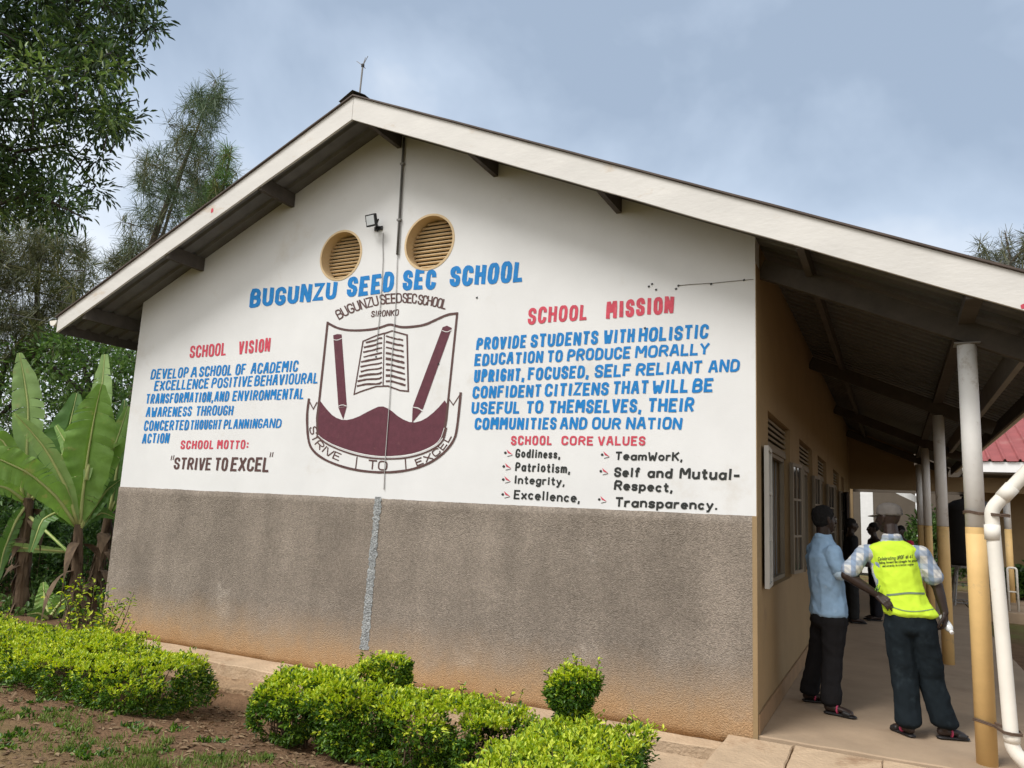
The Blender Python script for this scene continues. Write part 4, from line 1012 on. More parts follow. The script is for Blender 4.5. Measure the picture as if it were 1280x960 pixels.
def sandal(name, heel, toe, parent, strap=True):
    heel, toe = Vector(heel), Vector(toe); d = (toe-heel).normalized(); sd = d.cross(Vector((0,0,1)))
    b = Body(math.atan2(d.y, d.x)-math.pi/2); l = (toe-heel).length
    b.seg((heel+d*.03+Vector((0,0,.014)), (.036,.036,.013)), (heel+d*l*.5+Vector((0,0,.014)), (.036,.04,.013)), (toe-d*.045+Vector((0,0,.014)), (.047,.045,.013)))
    o = b.build(name, shoe_m, parent, .006, 2)
    if strap:
        b = Body(b.yaw); b.seg((heel+d*l*.62+Vector((0,0,.035)), (.050,.020,.030)), (heel+d*l*.80+Vector((0,0,.030)), (.052,.02,.024))); b.build('strap', shoe_m, o, .006, 2)
        b = Body(b.yaw); b.seg((heel+d*l*.42+Vector((0,0,.05)), (.046,.012,.040))); b.build('strap_lining', pink_m, o, .006, 1)
    return o
shoe_m = mat('black_rubber_sandal', (.018,.016,.016), .5, .2, 10); pink_m = mat('pink_strap', (.42,.05,.11), .6, .1, 10)
def foot(b, heel, toe):
    heel, toe = Vector(heel), Vector(toe); d = (toe-heel).normalized(); yw = math.atan2(d.y, d.x)-math.pi/2; l = (toe-heel).length; z = Vector((0,0,1))
    b.seg((heel+d*.035+z*.055, (.030,.034,.034)), (heel+d*l*.55+z*.052, (.034,.04,.024)), (toe-d*.06+z*.042, (.040,.03,.016)), yaw=yw)
    for k in range(5):
        sd = d.cross(z)*(.03-.015*k); b.seg((toe-d*(.065)+sd+z*.040, .010), (toe-d*(.028+.006*k)+sd+z*.036, .0085), yaw=yw)

# ---- man in the yellow vest, seen from behind
def vest_man():
    yv = .72
    t = empty('person', (1.11, .70, 0), 'man in grey cap and bright yellow vest standing with one hand on his hip', 'person')
    hc = J(1110, 649, yv+.03); neck = J(1115, 673, yv+.0); fw_h = Vector((-.80, .60, 0))
    shL, shR = J(1080, 688, yv), J(1152, 690, yv+.01); elL, wrL = J(1058, 719, yv-.10), J(1098, 744, yv-.06)
    elR, wrR = J(1172, 733, yv+.03), J(1181, 766, yv+.01)
    hip = J(1137, 770, yv); hL, hR = J(1122, 785, yv), J(1153, 785, yv)
    kL, kR = J(1131, 846, yv-.01), J(1164, 846, yv+.04); aL, aR = J(1136, 908, yv-.06), J(1180, 909, yv+.03)
    b = Body(.05)
    head(b, hc, fw_h, .98); b.seg((hc-Vector((0,0,.05))-fw_h*.02, (.052,.056,.05)), (neck, (.056,.058,.05)))
    b.seg((shL+Vector((.02,0,-.02)), .05), (elL, .042)); b.seg((elL, .041), (elL.lerp(wrL,.35), .040), (wrL, .027))
    b.seg((shR+Vector((-.02,0,-.02)), .05), (elR, .041)); b.seg((elR, .040), (elR.lerp(wrR,.35), .039), (wrR, .027))
    b.seg((neck-Vector((0,0,.12)), (.11,.06,.05)), (hip, (.12,.08,.08)))
    hand(b, wrL, (J(1110, 753, yv-.12)-wrL), (.3, .5, -.75), .17, .38, thumb_side=1)
    hand(b, wrR, Vector((.02,.03,-1)), (-.95, .35, .0), .175, .55, thumb_side=-1)
    fL = (Vector((aL.x+.03, aL.y-.05, .0)), Vector((aL.x-.115, aL.y+.14, .0))); fR = (Vector((aR.x-.05, aR.y-.035, .0)), Vector((aR.x+.165, aR.y+.055, .0)))
    for (p0, p1), a in ((fL, aL), (fR, aR)): foot(b, p0, p1); b.seg((Vector((p0.x, p0.y, .075))+(p1-p0)*.2, .036), (a+Vector((0,0,.14)), .042))
    b.seg((aL+Vector((0,0,.12)), .04), (kL, .05), (hL, .07)); b.seg((aR+Vector((0,0,.12)), .04), (kR, .05), (hR, .07))
    body = b.build('body', skin_dark, t, .0055, 2)
    eyes(hc, fw_h, body)
    for f_ in (fL, fR): sandal('sandal', f_[0], f_[1], t)
    # jeans
    b = Body(.05)
    b.seg((hip+Vector((.0,0,.02)), (.175,.118,.06)), ((hL+hR)/2, (.190,.132,.07)))
    for h_, k_, a_, s in ((hL, kL, aL, -1), (hR, kR, aR, 1)):
        b.seg((h_+Vector((-.005*s,0,0)), (.104,.120,.09)), (h_.lerp(k_,.5)+Vector((0,.0,0)), (.101,.106,.06)), (k_, (.092,.088,.06)), (k_.lerp(a_,.55)+Vector((0,-.012,0)), (.089,.084,.05)), (a_+Vector((0,-.005,.035)), (.094,.092,.045)))
    b.build('jeans', cloth('dark_blue_jeans', (.009,.013,.016), col2=(.02,.028,.033), f2=.15, s2=7), t, .009, 3, .008, (10,10,7), cut=[((0,0,.045),(0,0,-1))])
    # plaid shirt: sleeves, collar and body
    b = Body(.05)
    ch = J(1117, 700, yv+.01); b.seg((ch, (.185,.105,.08)), (J(1127, 745, yv), (.16,.102,.08)), (hip+Vector((0,0,-.01)), (.165,.110,.06)))
    b.seg((neck+Vector((0,.0,-.030)), (.090,.070,.03)), (ch, (.175,.100,.06)))
    cl, cr_2 = shL.lerp(elL, .80), shR.lerp(elR, .74)
    b.seg((shL+Vector((.045,0,-.015)), (.07,.075,.06)), (shL+Vector((.0,0,-.015)), (.062,.068,.058)), (cl, (.066,.072,.062)))
    b.seg((shR+Vector((-.045,0,-.015)), (.07,.075,.06)), (shR+Vector((.0,0,-.015)), (.062,.068,.058)), (cr_2, (.070,.074,.062)))
    b.seg((neck+Vector((0,0,.0)), (.074,.074,.016)), (neck+Vector((0,0,.026)), (.066,.068,.010)))
    b.build('shirt', plaid('plaid_shirt'), t, .008, 3, .006, (16,16,12), cut=[(cl+(elL-cl).normalized()*.03, (elL-shL).normalized())] if False else None)
    # vest
    b = Body(.05)
    sL2, sR2 = J(1086, 686, yv), J(1146, 688, yv+.01)
    b.hull((sL2+Vector((.035,0,.004)), (.042,.082,.022)), (sR2+Vector((-.035,0,.004)), (.042,.082,.022)), (neck+Vector((0,0,-.026)), (.085,.080,.020)), (ch+Vector((0,0,-.03)), (.172,.124,.05)))
    b.seg((ch+Vector((0,0,.01)), (.175,.126,.07)), (J(1124, 730, yv), (.165,.124,.06)), (J(1131, 752, yv), (.172,.126,.05)), (J(1138, 766, yv), (.196,.136,.05)))
    vm = mat('fluorescent_yellow_cloth', (.56,.78,.05), .7, .05, 8, .25, 200, spec=.15, bdist=.002)
    vest = b.build('vest', vm, t, .007, 4, .0055, (12,12,9), cut=[((0,0,hip.z-.075),(0,0,-1))])
    vest_bvh(vest, t)
    # cap with its brim to the left
    b = Body(); yw = math.atan2(fw_h.y, fw_h.x)-math.pi/2; up = Vector((0,0,1)); cc = hc+up*.052-fw_h*.012
    b.seg((cc-up*.012, (.084,.103,.03)), (cc+up*.028, (.080,.098,.05)), yaw=yw)
    cap = b.build('cap', cloth('grey_cap_cloth', (.145,.13,.118)), t, .006, 3, .002, cut=[(cc-up*.02, -up)])
    b = Body(); b.seg((cc-up*.022+fw_h*.075, (.066,.03,.007)), (cc-up*.034+fw_h*.155, (.050,.022,.006)), yaw=yw); b.build('brim', cloth('grey_brim_cloth', (.16,.14,.125)), cap, .004, 2)
    b = MB(); n_ = 14; bk = cc-fw_h*.1035-up*.012; sd = fw_h.cross(up)
    b.add([bk+sd*.030*math.cos(math.pi*k/n_)+up*.028*math.sin(math.pi*k/n_)+fw_h*(.006*abs(math.cos(math.pi*k/n_))+.012*math.sin(math.pi*k/n_)) for k in range(n_+1)], [tuple(range(n_+1))]); b.build('cap_opening', M['black'], cap)
    # bottle held in his right hand
    q = wrR+Vector((.01,.03,-.085)); B2 = empty('water_bottle', tuple(q), 'small clear plastic bottle held in the right hand of the man in the vest', 'bottle')
    pl = mat('clear_plastic_bottle', (.62,.63,.62), .15, .05, 9, spec=.6); d = Vector((.35, -.72, -.60)).normalized()
    b = MB(); b.tube([q-d*.075, q-d*.072, q-d*.03, q-d*.025, q-d*.02, q+d*.04, q+d*.06, q+d*.07], [.015,.029,.030,.027,.030,.030,.02,.012], 14); b.build('bottle_body', pl, B2, smooth=True)
    b = MB(); b.tube([q+d*.07, q+d*.088], .0135, 12); b.build('bottle_cap', M['paint_white'], B2)
    return t
def vest_bvh(vest, t):
    w = world_of(vest); me = vest.data; bv = BVHTree.FromPolygons([w @ v.co for v in me.vertices], [tuple(p_.vertices) for p_ in me.polygons])
    def place(px, py, y):
        h_ = bv.ray_cast(CAM, ray(px, py).normalized())
        return (h_[0]-ray(px, py).normalized()*.003 if h_[0] else onY(px, py, .58)) - ray(px, py).normalized()*(-y-.002)
    p = Paint()
    p.word('Celebrating', 1097.5, 1119.5, 701.0, 699.5, 696.2, 694.8, w=.11, gap=.5, slant=.1, place=place)
    p.word('UPDF', 1121, 1130, 699.5, 698.7, 694.5, 693.8, w=.12, gap=.5, slant=.1, place=place)
    p.word('at', 1132, 1135.5, 698.4, 698.1, 693.6, 693.4, w=.15, gap=.5, slant=.1, place=place)
    p.word('41', 1137, 1141, 698.0, 697.7, 693.2, 692.9, w=.17, gap=.5, slant=.1, place=place)
    xx = 1098.5
    for wd in ('Taking', 'forward', 'the', 'struggle', 'for', 'peace'):
        l = len(wd)*1.30; p.word(wd, xx, xx+l, 705-.06*(xx-1098), 705-.06*(xx+l-1098), 701.9-.06*(xx-1098), 701.9-.06*(xx+l-1098), w=.15, gap=.5, place=place); xx += l+1.3
    xx = 1103
    for wd in ('and', 'security', 'in', 'a', 'better', 'region'):
        l = len(wd)*1.25; p.word(wd, xx, xx+l, 709-.06*(xx-1103), 709-.06*(xx+l-1103), 706-.06*(xx-1103), 706-.06*(xx+l-1103), w=.15, gap=.5, place=place); xx += l+1.3
    p.b.build('vest_lettering', M['paint_black'], vest)
    band_m = mat('grey_green_tape', (.16,.22,.15), .5, .1, 9)
    for pts, h_ in (([(1108,743.8),(1120,743),(1135,741),(1148,741.8),(1163,742)], 1.2), ([(1100,754.5),(1112,757),(1124,762),(1136,764.3),(1150,764.3),(1168,761)], .55)):
        vs = []; n_ = 40; P = chaikin(pts, 2)
        for k in range(n_):
            f = k/(n_-1)*(len(P)-1); i = min(int(f), len(P)-2); x = P[i][0]+(P[i+1][0]-P[i][0])*(f-i); y = P[i][1]+(P[i+1][1]-P[i][1])*(f-i)
            if bv.ray_cast(CAM, ray(x, y-h_).normalized())[0] and bv.ray_cast(CAM, ray(x, y+h_).normalized())[0]: vs.append((place(x, y-h_, -.003), place(x, y+h_, -.003)))
        b = MB(); m_ = len(vs); b.add([v[0] for v in vs]+[v[1] for v in vs], [(k, k+1, m_+k+1, m_+k) for k in range(m_-1)])
        o = b.build('reflective_band' if h_ > 1 else 'waist_seam', band_m, vest)
    b = MB()
    for (x, y) in ((1097,731),(1096,733),(1099,735),(1100,732)): b.tube([onY(x, y, .62), onY(x-2, y+5, .60)], .004, 5)
    b.build('side_tie', mat('green_cord', (.10,.22,.03), .7), vest)
vest_man()

# ---- man in the light blue shirt, standing side on, arms folded
def blue_man():
    y0 = 1.10; fw = Vector((.84, .54, 0)).normalized(); sd = fw.cross(Vector((0,0,1))); yw = math.atan2(fw.y, fw.x)-math.pi/2; up = Vector((0,0,1))
    t = empty('person', (.42, 1.05, 0), 'man in light blue shirt and black trousers standing side on by the windows', 'person')
    hc = J(1031, 650, y0); neck = J(1029, 672, y0); ch = J(1030, 697, y0); wa = J(1035, 745, y0); hip = J(1036, 765, y0)
    fh = Vector((.80, .60, 0)).normalized()
    sR, sL = ch+up*.055+sd*.155-fw*.005, ch+up*.055-sd*.155-fw*.005
    eR = J(1051, 717, y0-.16); eL = eR-sd*.40+fw*.03; wR = eR+fw*.20+up*.02-sd*.10; wL = eL+fw*.15+sd*.16+up*.045
    b = Body(yw); head(b, hc, fh, .98); b.seg((hc-up*.05-fw*.015, (.052,.056,.05)), (neck-up*.01, (.056,.06,.05)))
    b.seg((neck-up*.12, (.10,.06,.05)), (hip, (.12,.08,.08)))
    for s_, e_, w_ in ((sR, eR, wR), (sL, eL, wL)): b.seg((s_, .048), (e_, .041), (e_.lerp(w_,.4), .039), (w_, .028))
    hand(b, wR, -sd*.8+fw*.35+up*.1, -fw, .17, .35, thumb_side=-1); hand(b, wL, sd*.8+fw*.4-up*.1, -fw, .17, .35)
    f1 = (Vector((.365,.985,0)), Vector((.615,.93,0))); f2 = (Vector((.17,1.30,0)), Vector((.40,1.36,0)))
    k1, k2 = J(1041, 820, y0-.06), J(1023, 815, y0+.12); a1 = Vector((f1[0].x+.06, f1[0].y, .09)); a2 = Vector((f2[0].x+.06, f2[0].y, .09))
    h1, h2 = hip+sd*.085-up*.08, hip-sd*.085-up*.08
    for (p0, p1), a in ((f1, a1), (f2, a2)): foot(b, p0, p1); b.seg((Vector((a.x, a.y, .07)), .036), (a+up*.1, .042))
    b.seg((a1, .04), (k1, .05), (h1, .07)); b.seg((a2, .04), (k2, .05), (h2, .07))
    body = b.build('body', skin_dark, t, .0055, 2); eyes(hc, fh, body)
    for f_ in (f1, f2): sandal('sandal', f_[0], f_[1], t)
    b = Body(yw); hr = mat('short_black_hair', (.008,.007,.007), .95, .3, 60, .8, 160)
    yh = math.atan2(fh.y, fh.x)-math.pi/2
    b.seg((hc+up*.048-fh*.020, (.080,.096,.080)), (hc+up*.010-fh*.034, (.077,.076,.085)), yaw=yh); b.build('hair', hr, t, .006, 2, .003, (60,60,60))
    b = Body(yw); b.seg((hip+up*.0, (.168,.13,.06)), ((h1+h2)/2, (.178,.138,.07)))
    for h_, k_, a_ in ((h1, k1, a1), (h2, k2, a2)):
        b.seg((h_, (.088,.108,.09)), (h_.lerp(k_,.5), (.084,.094,.06)), (k_, (.074,.080,.06)), (k_.lerp(a_,.55)-fw*.01, (.068,.076,.05)), (a_+up*.01, (.070,.080,.04)))
    b.build('trousers', cloth('black_trousers', (.014,.013,.014)), t, .009, 3, .008, (10,10,7), cut=[((0,0,.05),(0,0,-1))])
    b = Body(yw); b.seg((neck-up*.020, (.090,.075,.03)), (ch, (.180,.128,.07)), (wa, (.160,.130,.06)), (hip-up*.01, (.182,.142,.045)))
    b.seg((neck+up*.0, (.072,.074,.016)), (neck+up*.026, (.064,.066,.010)))
    for s_, e_, w_ in ((sR, eR, wR), (sL, eL, wL)): b.seg((s_-(s_-ch)*.3, (.07,.075,.06)), (s_, (.062,.066,.060)), (s_.lerp(e_, .80), (.060,.066,.060)))
    sh = mat('light_blue_shirt', (.27,.40,.56), .85, .07, 14, .3, 200, spec=.1, bdist=.002, col2=(.36,.48,.62), f2=.1, s2=18)
    sh_o = b.build('shirt', sh, t, .008, 2, .008, (14,14,11))
    b = Body(yw); q = sR.lerp(eR, .92); d = (eR-sR).normalized(); b.seg((q, .060), (q+d*.012, .060)); b.build('sleeve_hem', cloth('pale_blue_hem', (.45,.58,.70)), sh_o, .006, 2)
blue_man()

# ---- pupils standing in the shade farther down the verandah
def bystander(x, y, h, fa, label, shirt_c, trs_c, group, skirt=False):
    s = h/1.70; fw = Vector((math.cos(fa), math.sin(fa), 0)); sd = fw.cross(Vector((0,0,1))); yw = fa-math.pi/2; up = Vector((0,0,1)); o = Vector((x, y, 0))
    t = empty('person', (x, y, 0), label, 'person', group)
    hc = o+up*(h-.13*s)+fw*.02; nk = o+up*(h-.27*s); ch = o+up*(h-.40*s); hip = o+up*(.92*s)
    b = Body(yw); head(b, hc, fw, .97*s); b.seg((hc-up*.05*s, .052*s), (nk, .056*s)); b.seg((nk-up*.03*s, (.11*s,.07*s,.05*s)), (hip, (.12*s,.08*s,.08*s)))
    A = []
    for k in (-1, 1):
        sh_ = ch+up*.05*s+sd*k*.165*s; el = sh_-up*.28*s+sd*k*.05*s-fw*.02*s; wr = el-up*.10*s+fw*.20*s-sd*k*.09*s; A.append((sh_, el, wr))
        b.seg((sh_, .046*s), (el, .040*s), (wr, .027*s)); hand(b, wr, fw*.8-up*.3-sd*k*.3, -sd*k, .165*s, .35, thumb_side=k)
        an = o+sd*k*.09*s+up*.08*s; hp = hip+sd*k*.085*s-up*.06*s; kn = hp.lerp(an, .5)+fw*.01
        b.seg((an, .038*s), (kn, .05*s), (hp, .07*s)); foot(b, an-up*.08*s-fw*.06*s, an-up*.08*s+fw*.19*s)
    body = b.build('body', skin_dark, t, .009, 2); eyes(hc, fw, body, s)
    for k in (-1, 1): sandal('shoe', o+sd*k*.09*s-fw*.07*s, o+sd*k*.09*s+fw*.20*s, t, False)
    b = Body(yw); b.seg((hc+up*.05*s-fw*.02*s, (.079*s,.092*s,.078*s)), (hc+up*.026*s-fw*.034*s, (.076*s,.078*s,.07*s))); b.build('hair', mat('cropped_black_hair', (.008,.007,.007), .95, .3, 60), t, .009, 2)
    b = Body(yw); b.seg((nk-up*.03*s, (.08*s,.06*s,.03*s)), (ch, (.165*s,.11*s,.07*s)), (hip+up*.02, (.145*s,.112*s,.06*s)))
    for sh_, el, wr in A: b.seg((sh_-(sh_-ch)*.3, .068*s), (sh_, .062*s), (sh_.lerp(el, .75), .060*s))
    b.build('shirt', cloth('plain_shirt', shirt_c), t, .011, 3, .006)
    b = Body(yw)
    if skirt: b.seg((hip, (.145*s,.112*s,.05*s)), (o+up*.42*s, (.22*s,.19*s,.04*s))); nm = 'skirt'
    else:
        nm = 'trousers'; b.seg((hip, (.150*s,.112*s,.06*s)), (hip-up*.06*s, (.16*s,.12*s,.07*s)))
        for k in (-1, 1): hp = hip+sd*k*.085*s-up*.06*s; an = o+sd*k*.09*s+up*.10*s; b.seg((hp, (.085*s,.10*s,.09*s)), (hp.lerp(an, .5), (.074*s,.08*s,.06*s)), (an, (.066*s,.076*s,.04*s)))
    b.build(nm, cloth('plain_'+nm, trs_c), t, .011, 3, .006)
gp = 'people standing in the shade of the verandah'
bystander(.30, 7.3, 1.60, rad(20), 'person in a black shirt standing in the shade close to the verandah wall', (.02,.02,.022), (.02,.02,.02), gp)
bystander(.62, 7.9, 1.55, rad(200), 'person in a dark brown shirt standing in the shade left of the capped man', (.05,.03,.025), (.02,.02,.025), gp)
bystander(1.02, 9.5, 1.52, rad(250), 'person in a crimson top standing in the shade behind the capped man', (.45,.03,.08), (.03,.025,.03), gp, True)
# ================================================================== VEGETATION
def leaves_obj(name, P, D, Nn, Ln, Wd, m, parent=None, fold=.25, shape=0, midx=None):
    """P base points, D directions, Nn up-normals, Ln lengths, Wd widths -> one mesh of small folded leaves"""
    P, D, Nn = np.asarray(P, float), np.asarray(D, float), np.asarray(Nn, float); n = len(P)
    Ln = np.broadcast_to(np.asarray(Ln, float), (n,))[:, None]; Wd = np.broadcast_to(np.asarray(Wd, float), (n,))[:, None]
    D = D/np.maximum(1e-9, np.linalg.norm(D, axis=1, keepdims=True)); Nn = Nn-D*(Nn*D).sum(1, keepdims=True); Nn /= np.maximum(1e-9, np.linalg.norm(Nn, axis=1, keepdims=True))
    Sd = np.cross(D, Nn)
    if shape == 0:      # broad leaf: 6 vertices, 2 quads
        V = np.stack([P, P+D*Ln*.35+Sd*Wd*.5+Nn*Wd*fold, P+D*Ln*.72+Sd*Wd*.36+Nn*Wd*fold*.6, P+D*Ln-Nn*Ln*.10, P+D*Ln*.72-Sd*Wd*.36+Nn*Wd*fold*.6, P+D*Ln*.35-Sd*Wd*.5+Nn*Wd*fold], 1)
        F = np.array([[0,1,2,3],[0,3,4,5]])
    else:               # needle: one thin quad, drooping
        V = np.stack([P-Sd*Wd*.5, P+Sd*Wd*.5, P+D*Ln+Sd*Wd*.25-np.array([0,0,1])*Ln*.12, P+D*Ln-Sd*Wd*.25-np.array([0,0,1])*Ln*.12], 1); F = np.array([[0,1,2,3]])
    k = V.shape[1]; V = V.reshape(-1, 3); F = (F[None]+np.arange(n)[:, None, None]*k).reshape(-1, 4)
    me = bpy.data.meshes.new(name); me.vertices.add(len(V)); me.vertices.foreach_set('co', V.ravel())
    me.loops.add(F.size); me.loops.foreach_set('vertex_index', F.ravel().astype(np.int32)); me.polygons.add(len(F))
    me.polygons.foreach_set('loop_start', np.arange(0, F.size, 4, dtype=np.int32)); me.polygons.foreach_set('loop_total', np.full(len(F), 4, np.int32))
    if midx is not None: me.polygons.foreach_set('material_index', np.repeat(midx, len(F)//n).astype(np.int32))
    me.update(calc_edges=True); me.validate()
    return link(name, me, m, parent)
def unit(n):
    v = RNG.normal(size=(n, 3)); return v/np.linalg.norm(v, axis=1, keepdims=True)

LM = {}
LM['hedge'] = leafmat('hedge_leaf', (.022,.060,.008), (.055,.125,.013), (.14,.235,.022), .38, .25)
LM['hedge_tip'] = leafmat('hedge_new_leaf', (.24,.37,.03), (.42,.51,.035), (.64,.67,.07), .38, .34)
LM['mango'] = leafmat('dark_glossy_leaf', (.028,.055,.018), (.042,.080,.024), (.085,.14,.035), .35, .22, spec=.5)
LM['mango_tip'] = leafmat('young_leaf', (.10,.17,.04), (.16,.24,.06), (.24,.30,.10), .4, .3)
LM['casu'] = leafmat('grey_green_needle', (.05,.085,.045), (.085,.125,.065), (.15,.185,.10), .6, .2)
LM['casu_b'] = leafmat('brownish_needle', (.07,.082,.042), (.10,.11,.055), (.17,.16,.08), .6, .2)
LM['conif'] = leafmat('olive_needle', (.05,.07,.026), (.09,.11,.038), (.21,.19,.065), .55, .22)
LM['mid'] = leafmat('mid_green_leaf', (.05,.105,.026), (.09,.165,.038), (.17,.26,.07), .45, .28)
LM['under'] = leafmat('undergrowth_leaf', (.025,.058,.015), (.05,.105,.023), (.10,.185,.038), .4, .22)
LM['grey'] = leafmat('silvery_leaf', (.10,.12,.10), (.15,.16,.13), (.22,.21,.17), .5, .2)
LM['grass'] = leafmat('grass_blade', (.10,.16,.025), (.16,.23,.045), (.26,.30,.09), .5, .3)
LM['dry'] = leafmat('dry_leaf', (.12,.075,.04), (.18,.115,.06), (.26,.18,.10), .7, .1)

# ---------------------------------------------------------------- clipped hedges and bushes
def hedge(name, label, blobs, n, group='clipped hedge bushes in front of the painted wall', leaf=.027, stems=14, gap_amp=.25, seed=0, cat='hedge', holes=()):
    """blobs: (x, y, z, rx, ry, rz, boxiness); leaves sit in a shell of their union"""
    g0 = min(b_[2]-b_[5] for b_ in blobs); cx = sum(b_[0] for b_ in blobs)/len(blobs); cy = sum(b_[1] for b_ in blobs)/len(blobs)
    t = empty(name, (cx, cy, gz(cx, cy)), label, cat, group)
    Pn, Nn = [], []; area = np.array([(b_[3]*b_[4]+b_[3]*b_[5]+b_[4]*b_[5]) for b_ in blobs]); area = area/area.sum()
    for bi, (x, y, z, rx, ry, rz_, bx) in enumerate(blobs):
        k = int(n*area[bi]*2.5); u = unit(k); e_ = 2+bx
        l = (np.abs(u)**e_).sum(1)**(-1/e_); q = u*l[:, None]
        dep = 1-np.abs(RNG.normal(0, .13, k)) + np.where(RNG.random(k) < .10, RNG.random(k)*.14, 0)
        nz_ = np.array([noise.noise((a[0]*3.1+seed, a[1]*3.1, a[2]*3.1+bi)) for a in q*np.array([rx, ry, rz_])*2]) ; dep += nz_*.30
        p_ = np.array([x, y, z])+q*np.array([rx, ry, rz_])*dep[:, None]; nn = u*np.abs(u)**(e_-2)/np.array([rx, ry, rz_]); nn /= np.linalg.norm(nn, axis=1, keepdims=True)
        keep = np.ones(k, bool)
        for bj, (x2, y2, z2, rx2, ry2, rz2, bx2) in enumerate(blobs):
            if bj != bi: keep &= ((np.abs((p_-np.array([x2, y2, z2]))/np.array([rx2, ry2, rz2]))**(2+bx2)).sum(1) > .62)
        gp_ = np.array([noise.noise((a[0]*5.2+seed*3, a[1]*5.2, a[2]*5.2)) for a in p_]); keep &= (gp_ > -gap_amp) | (nn[:, 2] > .75)
        keep &= p_[:, 2] > np.array([gz(a[0], a[1])+.01 for a in p_])
        for (hx, hy, hz, hr) in holes: keep &= np.linalg.norm(p_-np.array([hx, hy, hz]), axis=1) > hr
        low = (p_[:, 2]-g0)/max(.05, 2*rz_); keep &= RNG.random(k) < np.clip(.25+low*2.2, 0, 1)
        Pn.append(p_[keep]); Nn.append(nn[keep])
    Pn, Nn = np.concatenate(Pn), np.concatenate(Nn); k = len(Pn)
    # sprigs: three or four leaves fanning from each point
    m_ = 4; P4 = np.repeat(Pn, m_, 0)+RNG.normal(0, leaf*.30, (k*m_, 3)); N4 = np.repeat(Nn, m_, 0)
    D = N4*.75+unit(k*m_)*.85+np.array([0,0,.42]); U = np.array([0,0,1.])+unit(k*m_)*.7+N4*.3
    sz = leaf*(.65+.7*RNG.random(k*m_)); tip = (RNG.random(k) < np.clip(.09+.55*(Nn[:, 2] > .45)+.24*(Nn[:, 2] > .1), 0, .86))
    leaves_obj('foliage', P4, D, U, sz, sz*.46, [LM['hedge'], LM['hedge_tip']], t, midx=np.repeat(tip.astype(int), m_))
    # stray shoots that have grown past the last clipping
    SP, SDr = [], []; b = MB(); up_ = np.where(Nn[:, 2] > .25)[0]
    for _ in range(max(10, n//150)):
        i = up_[RNG.integers(len(up_))]; q = Vector(Pn[i]); d = Vector((RNG.normal(0,.35), RNG.normal(0,.35), 1)).normalized(); l = RNG.uniform(.04, .12)
        b.tube([q-d*.04, q+d*l*.6, q+d*l], [.003,.0025,.0015], 4)
        for j in range(9): u_ = Vector((RNG.normal(), RNG.normal(), RNG.normal(.5,.5))).normalized(); SP.append(q+d*l*(j+1)/9); SDr.append(u_)
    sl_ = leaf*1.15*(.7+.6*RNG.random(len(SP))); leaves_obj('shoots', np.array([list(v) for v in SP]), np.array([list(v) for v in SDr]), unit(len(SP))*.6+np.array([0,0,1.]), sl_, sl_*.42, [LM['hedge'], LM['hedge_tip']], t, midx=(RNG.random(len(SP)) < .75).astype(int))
    for s_ in range(stems):
        bl = blobs[RNG.integers(len(blobs))]; x = bl[0]+RNG.uniform(-.6, .6)*bl[3]; y = bl[1]+RNG.uniform(-.6, .6)*bl[4]; z = gz(x, y)-.03; top = min(c_[2]+c_[5]*.6 for c_ in blobs if abs(c_[0]-x) < c_[3] and abs(c_[1]-y) < c_[4])
        p0 = Vector((x, y, z)); pts = [p0]; d = Vector((RNG.normal(0,.15), RNG.normal(0,.15), 1)).normalized(); L_ = max(.06, min(.30, (top-z)*.8)); 
        for j in range(4): d = (d+Vector((RNG.normal(0,.18), RNG.normal(0,.18), .1))).normalized(); pts.append(pts[-1]+d*L_/4)
        b.tube(pts, [.009,.008,.006,.005,.003], 5)
        for j in (1, 2, 3):
            d2 = (d+Vector((RNG.normal(0,.7), RNG.normal(0,.7), .1))).normalized(); b.tube([pts[j], pts[j]+d2*L_*.25, pts[j]+d2*L_*.4+Vector((0,0,.01))], [.005,.004,.002], 4)
    b.build('twigs', M['stem'], t)
    return t
hedge('hedge', 'long low bright green hedge by the banana plants, left of the bare gap', [(-7.7,-1.30,.0,1.1,.38,.17,3), (-6.1,-1.38,-.02,.85,.36,.19,2.5), (-4.80,-1.60,.0,.66,.40,.22,2), (-5.35,-1.62,-.04,.6,.32,.21,1), (-4.45,-1.72,-.06,.34,.28,.17,1), (-6.9,-1.5,-.04,.5,.3,.19,1), (-4.36,-1.46,.0,.30,.34,.21,1.5), (-5.1,-1.5,.08,.4,.3,.2,2)], 17500, seed=1, stems=60, gap_amp=.24)
hedge('hedge', 'ragged hedge with an uneven top below the grey cement run', [(-2.92,-1.56,.06,.24,.24,.22,.5), (-2.66,-1.48,.24,.17,.14,.09,0), (-2.95,-1.52,.22,.10,.10,.07,0), (-2.36,-1.54,.09,.30,.30,.24,.8), (-1.86,-1.54,.04,.32,.28,.24,1.5), (-1.42,-1.44,.05,.26,.24,.21,2), (-2.27,-1.45,.26,.19,.15,.17,1), (-2.18,-1.43,.42,.12,.10,.055,1), (-1.60,-1.50,.22,.18,.15,.07,0)], 10500, seed=5, stems=70, gap_amp=.17, holes=[(-2.60,-1.78,.0,.15), (-2.02,-1.82,.08,.12), (-2.85,-1.8,-.05,.10)])
hedge('hedge', 'square clipped hedge beside the paving, topped by a leafy knob', [(-.70,-2.15,.05,.33,.85,.23,3.5), (-.80,-1.5,.05,.30,.25,.20,1.5), (-.86,-1.40,.32,.10,.09,.12,0), (-.86,-1.42,.45,.125,.12,.115,0), (-.80,-1.44,.50,.10,.09,.07,0), (-.93,-1.40,.41,.09,.10,.09,0)], 10000, seed=9, stems=50, gap_amp=.27)
